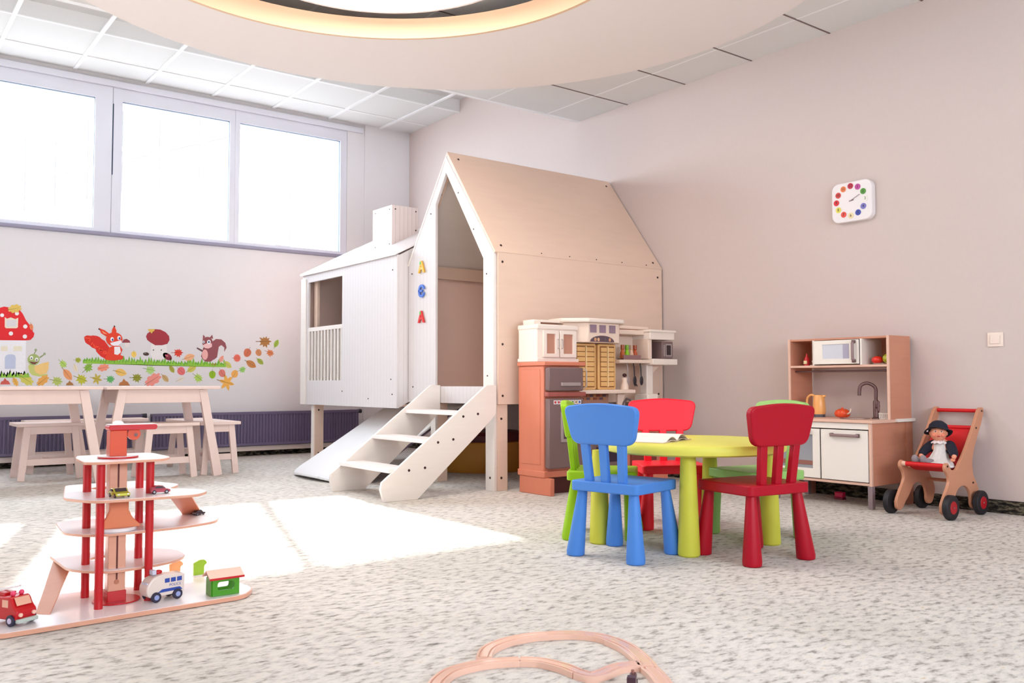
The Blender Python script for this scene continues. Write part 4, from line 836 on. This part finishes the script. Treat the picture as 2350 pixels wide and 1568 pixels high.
def toy_car(label, x, y, z, deg, rgb, L_=.06, W_=.027, roofc=None, grp='die-cast cars on the toy garage'):
    t = thing('toy_car', label, 'toy car', (x, y, z), R(deg), grp, True); m = M('car_%d_%d' % (rgb[0], rgb[1]), rgb, .2, .02, metal=.3, coat=.6); s = L_/.06
    P = round_poly([(-.030, .005), (.030, .005), (.031, .013), (.014, .017), (.005, .026), (-.014, .027), (-.026, .018), (-.031, .016)], .003, 3)
    bd = B().prism([(a*s, b_*s) for a, b_ in P], XZ(), -W_/2, W_/2).o('car_body', m, t, .0018)
    gm = M('car_glass', (70, 60, 66), .1)
    B().prism([(a*s, b_*s) for a, b_ in [(.0145, .0175), (.0055, .0262), (.0065, .0268), (.016, .0182)]], XZ(), -W_*.40, W_*.40).o('windscreen', gm, bd)
    for q in (-1, 1): B().prism([(a*s, b_*s) for a, b_ in [(-.020, .0185), (.011, .0185), (.004, .0250), (-.012, .0255)]], XZ(), q*W_/2-.0004, q*W_/2+.0004).o('side_glass', gm, bd)
    for q in (-1, 1): B().box(.0305*s, .0318*s, q*W_*.33-.003, q*W_*.33+.003, .009*s, .0125*s).o('headlamp', toy_white, bd)
    wheels(t, (-.019*s, .019*s), W_/2-.002, .0065*s, chrome_m, .004); return t
toy_car('yellow-green die-cast toy car facing out on the third garage level', .752, 3.115, .3775, -82, (206, 204, 70), .066, .046)
toy_car('maroon and pink toy car side-on on the third garage level', .885, 3.13, .3775, -6, (170, 60, 80), .062, .028)
toy_car('tiny dark toy car behind the garage right-hand ramp', 1.105, 3.40, .2535, 20, (60, 44, 54), .045, .02)

# ------------------------------------------------------------------ wooden train track and engine
def ray(u, v):
    dx, dy = u-1175, v-784; d = fwd*1.0+right*(dx*math.cos(ROLL)+dy*math.sin(ROLL))/FPX-up*(dy*math.cos(ROLL)-dx*math.sin(ROLL))/FPX
    return d
def at(u, v, Y=None, Z=None):
    d = ray(u, v); t_ = (Y/d.y) if Y is not None else (Z-H)/d.z
    return Vector((0, 0, H))+d*t_
trk = M('track_beech', (236, 190, 168), .28, .05, 9, .02, coat=.7)
def track(label, pts, z0=0, w=.042, h=.016, rise=None):
    P = [at(u, v, Z=h+z0) for u, v in pts]
    P = spline([(p.x, p.y, 0) for p in P], 7)
    sec = [(-.5, 0), (-.5, 1), (-.36, 1), (-.36, .72), (-.24, .72), (-.24, 1), (.24, 1), (.24, .72), (.36, .72), (.36, 1), (.5, 1), (.5, 0)]
    rings = []
    for i, p in enumerate(P):
        t_ = (P[min(i+1, len(P)-1)]-P[max(i-1, 0)]).normalized(); n = Vector((-t_.y, t_.x, 0)); dz = z0+(rise(i/(len(P)-1)) if rise else 0)
        rings.append([p+n*(a*w)+Vector((0, 0, dz+b_*h)) for a, b_ in sec])
    o = B().loft(rings).o('wooden_track', trk, None, .0006); return tag(rebase(o), label, 'toy track', 'wooden train track pieces')
track('curved wooden track piece forming the far left of the loop', [(1108, 1506), (1120, 1485), (1160, 1468), (1215, 1457), (1253, 1454)])
track('curved wooden track piece forming the far middle of the loop', [(1253, 1454), (1310, 1452), (1365, 1457), (1400, 1466)])
track('broad wooden switch track on the right of the loop', [(1400, 1466), (1435, 1482), (1462, 1503), (1485, 1528)], w=.05)
track('curved wooden track piece leaving the frame at the bottom left', [(995, 1575), (1006, 1556), (1040, 1534), (1110, 1518), (1190, 1512)])
track('curved wooden track piece in the middle of the near loop', [(1190, 1512), (1240, 1515), (1290, 1527), (1325, 1541)])
track('wavy wooden track piece joining the switch', [(1325, 1541), (1352, 1548), (1378, 1543), (1410, 1530), (1440, 1525), (1472, 1524)])
track('wooden track piece leaving the frame at the bottom right', [(1487, 1531), (1505, 1548), (1522, 1570)], w=.046)
te = thing('toy_train_engine', 'small dark maroon toy train engine beside the track at the bottom edge', 'toy train', (1.578, 1.583, 0), R(40), local=True); te.scale = (.7, .7, .7)
dm = M('engine_maroon', (60, 22, 40), .3, .03, coat=.4)
B().box(-.04, .04, -.016, .016, .010, .020).o('chassis', M('engine_black', (30, 22, 30), .4), te, .002); B().prism(round_poly([(-.04, .02), (-.008, .02), (-.008, .048), (-.04, .048)], .004, 3), XZ(), -.016, .016).o('cab', dm, te, .002); B().cone((-.008, 0, .033), (.036, 0, .033), .0135, n=20).o('boiler', dm, te); B().cone((.022, 0, .045), (.022, 0, .056), .005, .006, 12).o('chimney', M('engine_funnel', (170, 110, 100), .4), te)
wheels(te, (-.026, .026), .014, .009, chrome_m, .004)

# ------------------------------------------------------------------ wall stickers
WY = YW-.0015
def wpt(u, v): p = at(u, v, Y=YW); return (p.x, p.z)
def decal_mesh(pts, y=0.0, th=.0012, r=None):
    P = [wpt(u, v) for u, v in pts]
    return B().prism(P, XZ(), YW-th-y, YW-y)
def blob(cx, cy, rx, ry, n=24, a0=0):
    return [(cx+rx*math.cos(2*math.pi*k/n)*math.cos(R(a0))-ry*math.sin(2*math.pi*k/n)*math.sin(R(a0)), cy+rx*math.cos(2*math.pi*k/n)*math.sin(R(a0))+ry*math.sin(2*math.pi*k/n)*math.cos(R(a0))) for k in range(n)]
def st(rgb): return M('sticker_%02x%02x%02x' % rgb, rgb, .6, .06, 60)
def leaf(kind, cx, cy, sz, ang, rgb, label):
    pts = []
    if kind == 'maple':
        for k in range(20):
            a = 2*math.pi*k/20; rr = (1, .62, .86, .55)[k % 4]*(1 if not 12 < k < 18 else .8); pts.append((math.cos(a)*rr, math.sin(a)*rr*.95))
    elif kind == 'hand':
        for k in range(24):
            a = 2*math.pi*k/24; rr = 1.05 if k % 4 == 0 else (.45 if k % 4 == 2 else .72); pts.append((math.cos(a)*rr, math.sin(a)*rr))
    elif kind == 'oak':
        for k in range(24):
            a = 2*math.pi*k/24; rr = 1+(.14 if k % 3 else -.12); pts.append((math.cos(a)*rr*1.1, math.sin(a)*rr*.62))
    elif kind == 'round':
        for k in range(20):
            a = 2*math.pi*k/20; pts.append((math.cos(a)*(1+.12*math.cos(a)), math.sin(a)*.92))
    elif kind == 'star':
        for k in range(32):
            a = 2*math.pi*k/32; rr = 1 if k % 2 else .72; pts.append((math.cos(a)*rr, math.sin(a)*rr))
    elif kind == 'half':
        pts = [(-1, .45), (-.8, -.05), (-.4, -.2), (-.1, -.7), (.25, -.3), (.6, -.15), (1, .45)]
    else:
        for k in range(20):
            a = 2*math.pi*k/20; x = math.cos(a); pts.append((x, math.sin(a)*(.55 if kind == 'ell' else .36)*(1-abs(x)**3*.6)))
    c, s_ = math.cos(R(ang)), math.sin(R(ang))
    P = [(cx+sz*(x*c-y*s_)*.92, cy+sz*(x*s_+y*c)) for x, y in pts]
    o = decal_mesh(P, .0044 if 'mushroom' in label and 'cap' in label else 0).o('leaf_sticker', st(rgb), None, smooth=False); tag(rebase(o), label, 'wall sticker', 'leaf stickers on the window wall')
    # midrib and stalk
    if kind != 'half':
        Q = [(cx+sz*(x*c-y*s_)*.92, cy+sz*(x*s_+y*c)) for x, y in ((-1.35, -.04), (.8, -.02), (.8, .02), (-1.35, .05))]
        b = decal_mesh(Q, .0056 if 'mushroom' in label and 'cap' in label else .0012, .0006); off = o.location; b.v = [tuple(Vector(p)-off) for p in b.v]
        rib = b.o('leaf_rib', st(tuple(int(v*.72) for v in rgb)), None); rib.parent = o
    return o
LV = [('oak', 34, 705, 14, -8, (228, 192, 92), 'mustard yellow leaf sticker on top of the red mushroom cap'), ('ell', 72, 747, 8, 80, (240, 140, 90), 'small orange leaf sticker on the right rim of the red mushroom cap'),
 ('half', 12, 873, 13, 0, (214, 90, 80), 'red half maple leaf sticker at the left end above the table'), ('oak', 35, 873, 9, 60, (240, 180, 80), 'light orange leaf sticker beside the red half leaf'), ('oak', 60, 868, 16, 30, (214, 204, 90), 'yellow-green leaf sticker overlapping the left grass strip'),
 ('oak', 98, 870, 14, -35, (236, 170, 80), 'orange oak leaf sticker below the snail'), ('maple', 131, 871, 15, 10, (186, 200, 100), 'light olive maple leaf sticker right of the snail just above the table'), ('maple', 145, 832, 12, 40, (182, 216, 100), 'light green maple leaf sticker right of the snail'),
 ('maple', 179, 823, 9, 0, (170, 176, 40), 'small olive maple leaf sticker highest left of the red squirrel'), ('oak', 173, 842, 8, 70, (240, 226, 196), 'very pale cream leaf sticker left of the big green leaf'), ('ell', 155, 857, 16, 50, (240, 160, 100), 'peach pointed leaf sticker standing diagonally'),
 ('half', 160, 877, 10, 0, (176, 120, 60), 'small brown half leaf sticker on the table edge'), ('maple', 187, 867, 16, 20, (198, 196, 50), 'large yellow-green maple leaf sticker'), ('maple', 202, 840, 14, -40, (140, 184, 60), 'green maple leaf sticker under the left end of the long grass'),
 ('oak', 237, 841, 12, -12, (246, 150, 120), 'coral leaf sticker directly under the red squirrel'), ('hand', 222, 867, 13, 15, (200, 180, 70), 'ochre lobed leaf sticker with orange tips'), ('maple', 253, 867, 12, 0, (100, 184, 100), 'emerald green maple leaf sticker'),
 ('ell', 277, 852, 15, 14, (242, 196, 100), 'golden yellow oval leaf sticker'), ('half', 285, 876, 14, 0, (190, 120, 60), 'brown and orange half leaf sticker on the table edge'), ('round', 307, 810, 7, 90, (246, 206, 100), 'round yellow leaf sticker standing on the grass right of the red squirrel'),
 ('maple', 314, 864, 14, 0, (150, 150, 40), 'dark olive maple leaf sticker'), ('maple', 345, 846, 14, 10, (176, 216, 120), 'pale green maple leaf sticker under the brown mushroom'), ('oak', 351, 869, 18, -30, (244, 150, 136), 'long salmon pink oak leaf sticker'),
 ('ell', 379, 866, 11, 45, (206, 170, 110), 'tan oval leaf sticker touching the salmon leaf'), ('ell', 394, 845, 10, 55, (170, 166, 60), 'olive pointed leaf sticker under the grass'), ('round', 415, 849, 10, 40, (230, 110, 110), 'rosy round leaf sticker under the grass'), ('ell', 414, 868, 10, -25, (232, 222, 206), 'faded pale leaf sticker'),
 ('ell', 440, 844, 13, -30, (210, 200, 90), 'straw yellow pointed leaf sticker'), ('maple', 409, 807, 13, 0, (226, 60, 36), 'bright red maple leaf sticker standing on the grass'), ('ell', 434, 818, 14, -16, (242, 180, 130), 'peach oval leaf sticker on the grass beside the brown squirrel'),
 ('maple', 455, 865, 13, 35, (178, 212, 90), 'light green maple leaf sticker below the brown squirrel'), ('half', 489, 836, 8, 180, (160, 150, 50), 'small olive leaf sticker on the right end of the grass'), ('round', 487, 857, 9, 90, (150, 190, 20), 'bright green rounded leaf sticker'), ('round', 509, 854, 9, 60, (222, 124, 110), 'dusty rose round leaf sticker'),
 ('round', 538, 857, 9, -60, (240, 176, 90), 'light orange teardrop leaf sticker'), ('hand', 520, 876, 19, 15, (242, 180, 80), 'large orange five-fingered leaf sticker below the others on the right'), ('maple', 556, 846, 10, -20, (154, 208, 110), 'small fresh green maple leaf sticker'), ('ell', 522, 835, 12, 35, (206, 204, 100), 'yellow-green oval leaf sticker at the right end of the grass'),
 ('ell', 508, 822, 9, -60, (240, 160, 140), 'pink pointed leaf sticker beside the brown squirrel tail'), ('star', 544, 820, 10, 0, (236, 110, 90), 'red and yellow starburst leaf sticker'), ('round', 568, 807, 10, 120, (206, 110, 76), 'terracotta round leaf sticker'), ('ell', 576, 834, 14, 30, (198, 130, 70), 'brown oval leaf sticker'),
 ('round', 593, 807, 8, 60, (206, 136, 90), 'small tan brown leaf sticker right of the terracotta one'), ('ell', 597, 828, 10, 40, (160, 176, 70), 'small olive oval leaf sticker near the right end'), ('maple', 608, 782, 17, 0, (176, 120, 60), 'large brown maple leaf sticker highest at the right end'), ('maple', 620, 808, 11, 20, (222, 130, 80), 'orange and red maple leaf sticker at the right end'),
 ('ell', 634, 787, 10, -62, (160, 190, 70), 'narrow green leaf sticker furthest right'), ('half', 347, 757, 9, 180, (226, 186, 80), 'yellow leaf sticker on top of the brown mushroom cap')]
for l in LV: leaf(*l)
def dpart(pts, rgb, parent, y=.0014, name='patch'):
    b = decal_mesh(pts, y, .0006); o = b.o(name, st(rgb), parent, smooth=False); return o
def sticker(name, label, base): p = at(*base, Y=YW); return thing(name, label, 'wall sticker', (p.x, YW, p.z))
def grass(u0, u1, v0, v1, label, base):
    t = sticker('grass_sticker', label, base); t['group'] = 'grass stickers'
    pts = [(u0, v0+2), (u1, v1+2)]; n = int((u1-u0)/3.2); top = []
    for k in range(n+1):
        u = u1-(u1-u0)*k/n; v = v0+(v1-v0)*(u-u0)/(u1-u0); top.append((u+random.uniform(-1.5, 1.5), v-(random.uniform(9, 19) if k % 2 else random.uniform(3, 8))))
    dpart(pts+top, (110, 176, 50), t, 0, 'grass_back')
    top = [(a+1.5, b_+random.uniform(3, 6)) for a, b_ in top]
    dpart(pts+top, (146, 200, 60), t, .0010, 'grass_front')
grass(0, 67, 861, 861, 'short strip of green grass sticker below the toadstool house', (30, 862)); grass(190, 517, 829, 839, 'long strip of green grass sticker under both squirrels', (350, 838))
# toadstool house
t = sticker('toadstool_sticker', 'big red toadstool house sticker with white dots at the left edge', (20, 860))
dpart([(-14, 778), (-14, 772), (60, 773)]+[(60, 778), (63, 861), (-14, 861)][0:0]+[(58, 861), (-14, 861)], (246, 244, 248), t, 0, 'stalk')
dpart([(-30, 770), (-30, 740), (-18, 712), (-4, 704), (10, 700), (25, 703), (45, 708), (52, 716), (60, 732), (68, 742), (76, 750), (75, 757), (79, 762), (77, 770), (70, 777), (60, 778), (-20, 777)], (230, 14, 26), t, .0012, 'cap')
for u, v, r in ((5, 720, 4.6), (39, 716, 4.8), (58, 746, 5), (25, 762, 5), (57, 769, 5), (-8, 744, 5)): dpart(blob(u, v, r, r*.95, 14), (246, 240, 240), t, .0026, 'white_dot')
dpart([(11, 724), (16, 728), (25, 725), (35, 729), (42, 726), (41, 748), (38, 750), (14, 750), (11, 747)], (240, 226, 206), t, .0026, 'window_frame'); dpart([(15, 731), (38, 731), (37, 746), (15, 746)], (226, 220, 222), t, .0034, 'window_pane')
dpart([(11, 843), (11, 817), (14, 812), (20, 810), (28, 810), (34, 812), (36, 818), (35, 843)], (198, 206, 230), t, .0014, 'door'); dpart([(2, 791), (17, 791), (17, 802), (2, 802)], (240, 230, 206), t, .0014, 'small_window'); dpart([(31, 791), (50, 791), (50, 802), (31, 802)], (240, 232, 206), t, .0014, 'small_window')
# snail
t = sticker('snail_sticker', 'smiling green snail sticker with yellow shell beside the toadstool', (85, 860))
dpart([(68, 852), (64, 838), (68, 832), (80, 836), (84, 848), (96, 856), (110, 855), (108, 859), (90, 861), (74, 858)], (206, 210, 120), t, 0, 'snail_body'); dpart([(80, 836), (88, 834), (98, 830), (112, 827), (111, 843), (106, 854), (92, 857), (82, 852), (78, 844)], (246, 206, 128), t, .0012, 'snail_shell')
dpart(blob(77, 822, 14, 13), (168, 186, 110), t, .0014, 'snail_head'); dpart([(75, 812), (81, 802), (83, 803), (77, 813)], (150, 160, 110), t, 0, 'feeler'); dpart([(90, 816), (100, 810), (101, 812), (92, 819)], (150, 160, 110), t, 0, 'feeler'); dpart(blob(82, 800, 3, 3, 10), (160, 170, 130), t, .0012, 'feeler_tip'); dpart(blob(102, 809, 3, 3, 10), (160, 170, 130), t, .0012, 'feeler_tip')
for u, v in ((72, 818), (84, 822)): dpart(blob(u, v, 4, 4.5, 12), (246, 246, 240), t, .0022, 'eye'); dpart(blob(u, v+1, 1.6, 2, 8), (30, 40, 40), t, .0030, 'pupil')
dpart([(66, 826), (80, 828), (88, 826), (80, 833), (73, 832)], (120, 60, 50), t, .0022, 'mouth')
# red squirrel
t = sticker('red_squirrel_sticker', 'bright red squirrel sticker with shaggy tail standing on the grass', (250, 822)); rd = (236, 60, 22)
tail = [(193, 771), (200, 768), (215, 767), (228, 771), (240, 779), (250, 792), (258, 806), (262, 822), (244, 822), (232, 816), (225, 808), (218, 798), (206, 790), (196, 783)]
dpart([(u+random.uniform(-1.2, 1.2), v+random.uniform(-1.2, 1.2)) for u, v in [q for i, p in enumerate(tail) for q in (p, ((p[0]+tail[(i+1) % len(tail)][0])/2, (p[1]+tail[(i+1) % len(tail)][1])/2))]], (224, 34, 14), t, 0, 'shaggy_tail')
for k in range(16): dpart(blob(200+k*3.6+random.uniform(-3, 3), 775+k*2.8+random.uniform(-5, 5), 4, 1.4, 8, random.uniform(0, 180)), (255, 80, 40), t, .0012, 'tail_tuft')
dpart([(240, 822), (246, 808), (250, 795), (262, 790), (276, 792), (281, 800), (276, 812), (283, 815), (281, 822), (262, 825), (248, 824)], rd, t, .0024, 'body'); dpart([(262, 793), (275, 793), (277, 806), (270, 812), (262, 810)], (250, 244, 246), t, .0032, 'belly')
dpart(blob(262, 776, 19, 16), rd, t, .0036, 'head'); dpart([(244, 770), (232, 762), (227, 750), (240, 755), (252, 764)], rd, t, .0030, 'ear'); dpart([(238, 763), (233, 756), (246, 764)], (250, 170, 120), t, .0038, 'ear_lining'); dpart([(256, 764), (257, 754), (262, 744), (267, 756), (267, 764)], rd, t, .0030, 'ear'); dpart([(227, 750), (225, 753), (231, 756)], (60, 30, 30), t, .0040, 'ear_tip'); dpart([(261, 748), (262, 743), (265, 748)], (60, 30, 30), t, .0040, 'ear_tip')
dpart([(253, 784), (262, 782), (278, 778), (279, 784), (270, 791), (260, 791), (254, 788)], (250, 244, 250), t, .0046, 'muzzle')
for u, v in ((257, 776), (273, 773)): dpart(blob(u, v, 4, 5, 12), (250, 250, 252), t, .0046, 'eye'); dpart(blob(u+1, v+1, 2, 3, 10), (40, 70, 150), t, .0054, 'iris')
dpart([(280, 784), (283, 777), (290, 775), (297, 779), (299, 784)], (150, 60, 66), t, .0030, 'held_mushroom_cap'); dpart([(285, 784), (296, 784), (296, 793), (288, 795)], (238, 228, 224), t, .0024, 'held_mushroom_stalk')
# brown mushroom
t = sticker('brown_mushroom_sticker', 'dark red-brown mushroom sticker with pale stalk in the middle of the wall', (362, 822))
dpart([(348, 786), (382, 786), (384, 815), (372, 824), (350, 822), (345, 808)], (240, 234, 232), t, 0, 'stalk'); dpart([(335, 770), (338, 763), (348, 756), (356, 753), (368, 754), (380, 760), (388, 769), (389, 778), (384, 787), (372, 790), (356, 790), (346, 784), (338, 778)], (164, 40, 52), t, .0012, 'cap')
for u in (352, 370): dpart(blob(u, 801, 1.4, 1.8, 8), (90, 100, 90), t, .0014, 'eye')
for (u, v, a, b_, an, c, lb) in ((384, 816, 12, 7, 35, (136, 30, 50), 'dark maroon chestnut sticker leaning on the grass'), (335, 810, 7, 4, 5, (70, 50, 40), 'small dark chestnut sticker left of the mushroom stalk')):
    t = sticker('chestnut_sticker', lb, (u, v)); dpart(blob(u, v, a, b_, 18, an), c, t, 0, 'nut'); dpart(blob(u-2, v-2, a*.35, b_*.35, 10, an), tuple(min(255, q+60) for q in c), t, .0012, 'shine')
# brown squirrel
t = sticker('brown_squirrel_sticker', 'brown squirrel sticker with curled tail at the right of the grass', (478, 828)); bw = (150, 78, 84)
dpart([(487, 782), (496, 776), (508, 777), (517, 785), (520, 796), (514, 806), (515, 796), (508, 790), (502, 794), (500, 806), (498, 818), (490, 824), (484, 810)], bw, t, 0, 'curled_tail'); dpart([(466, 824), (461, 816), (464, 806), (466, 796), (478, 790), (490, 792), (496, 804), (493, 820), (484, 828), (472, 828)], bw, t, .0012, 'body'); dpart(blob(470, 812, 7, 12), (240, 176, 170), t, .0020, 'belly')
dpart(blob(476, 784, 12, 13), bw, t, .0026, 'head'); dpart([(465, 778), (466, 766), (471, 771)], bw, t, .0022, 'ear'); dpart([(481, 773), (487, 766), (489, 776)], bw, t, .0022, 'ear'); dpart([(465, 790), (474, 786), (486, 786), (486, 794), (478, 798), (470, 797)], (244, 196, 196), t, .0034, 'muzzle')
for u, v, r in ((467, 783, 2.6), (479, 783, 4.2)): dpart(blob(u, v, r, r*1.2, 12), (246, 246, 250), t, .0042, 'eye'); dpart(blob(u, v, r*.45, r*.6, 8), (40, 70, 110), t, .0050, 'iris')
dpart([(466, 802), (452, 795), (451, 798), (464, 806)], (110, 70, 76), t, .0022, 'arm')
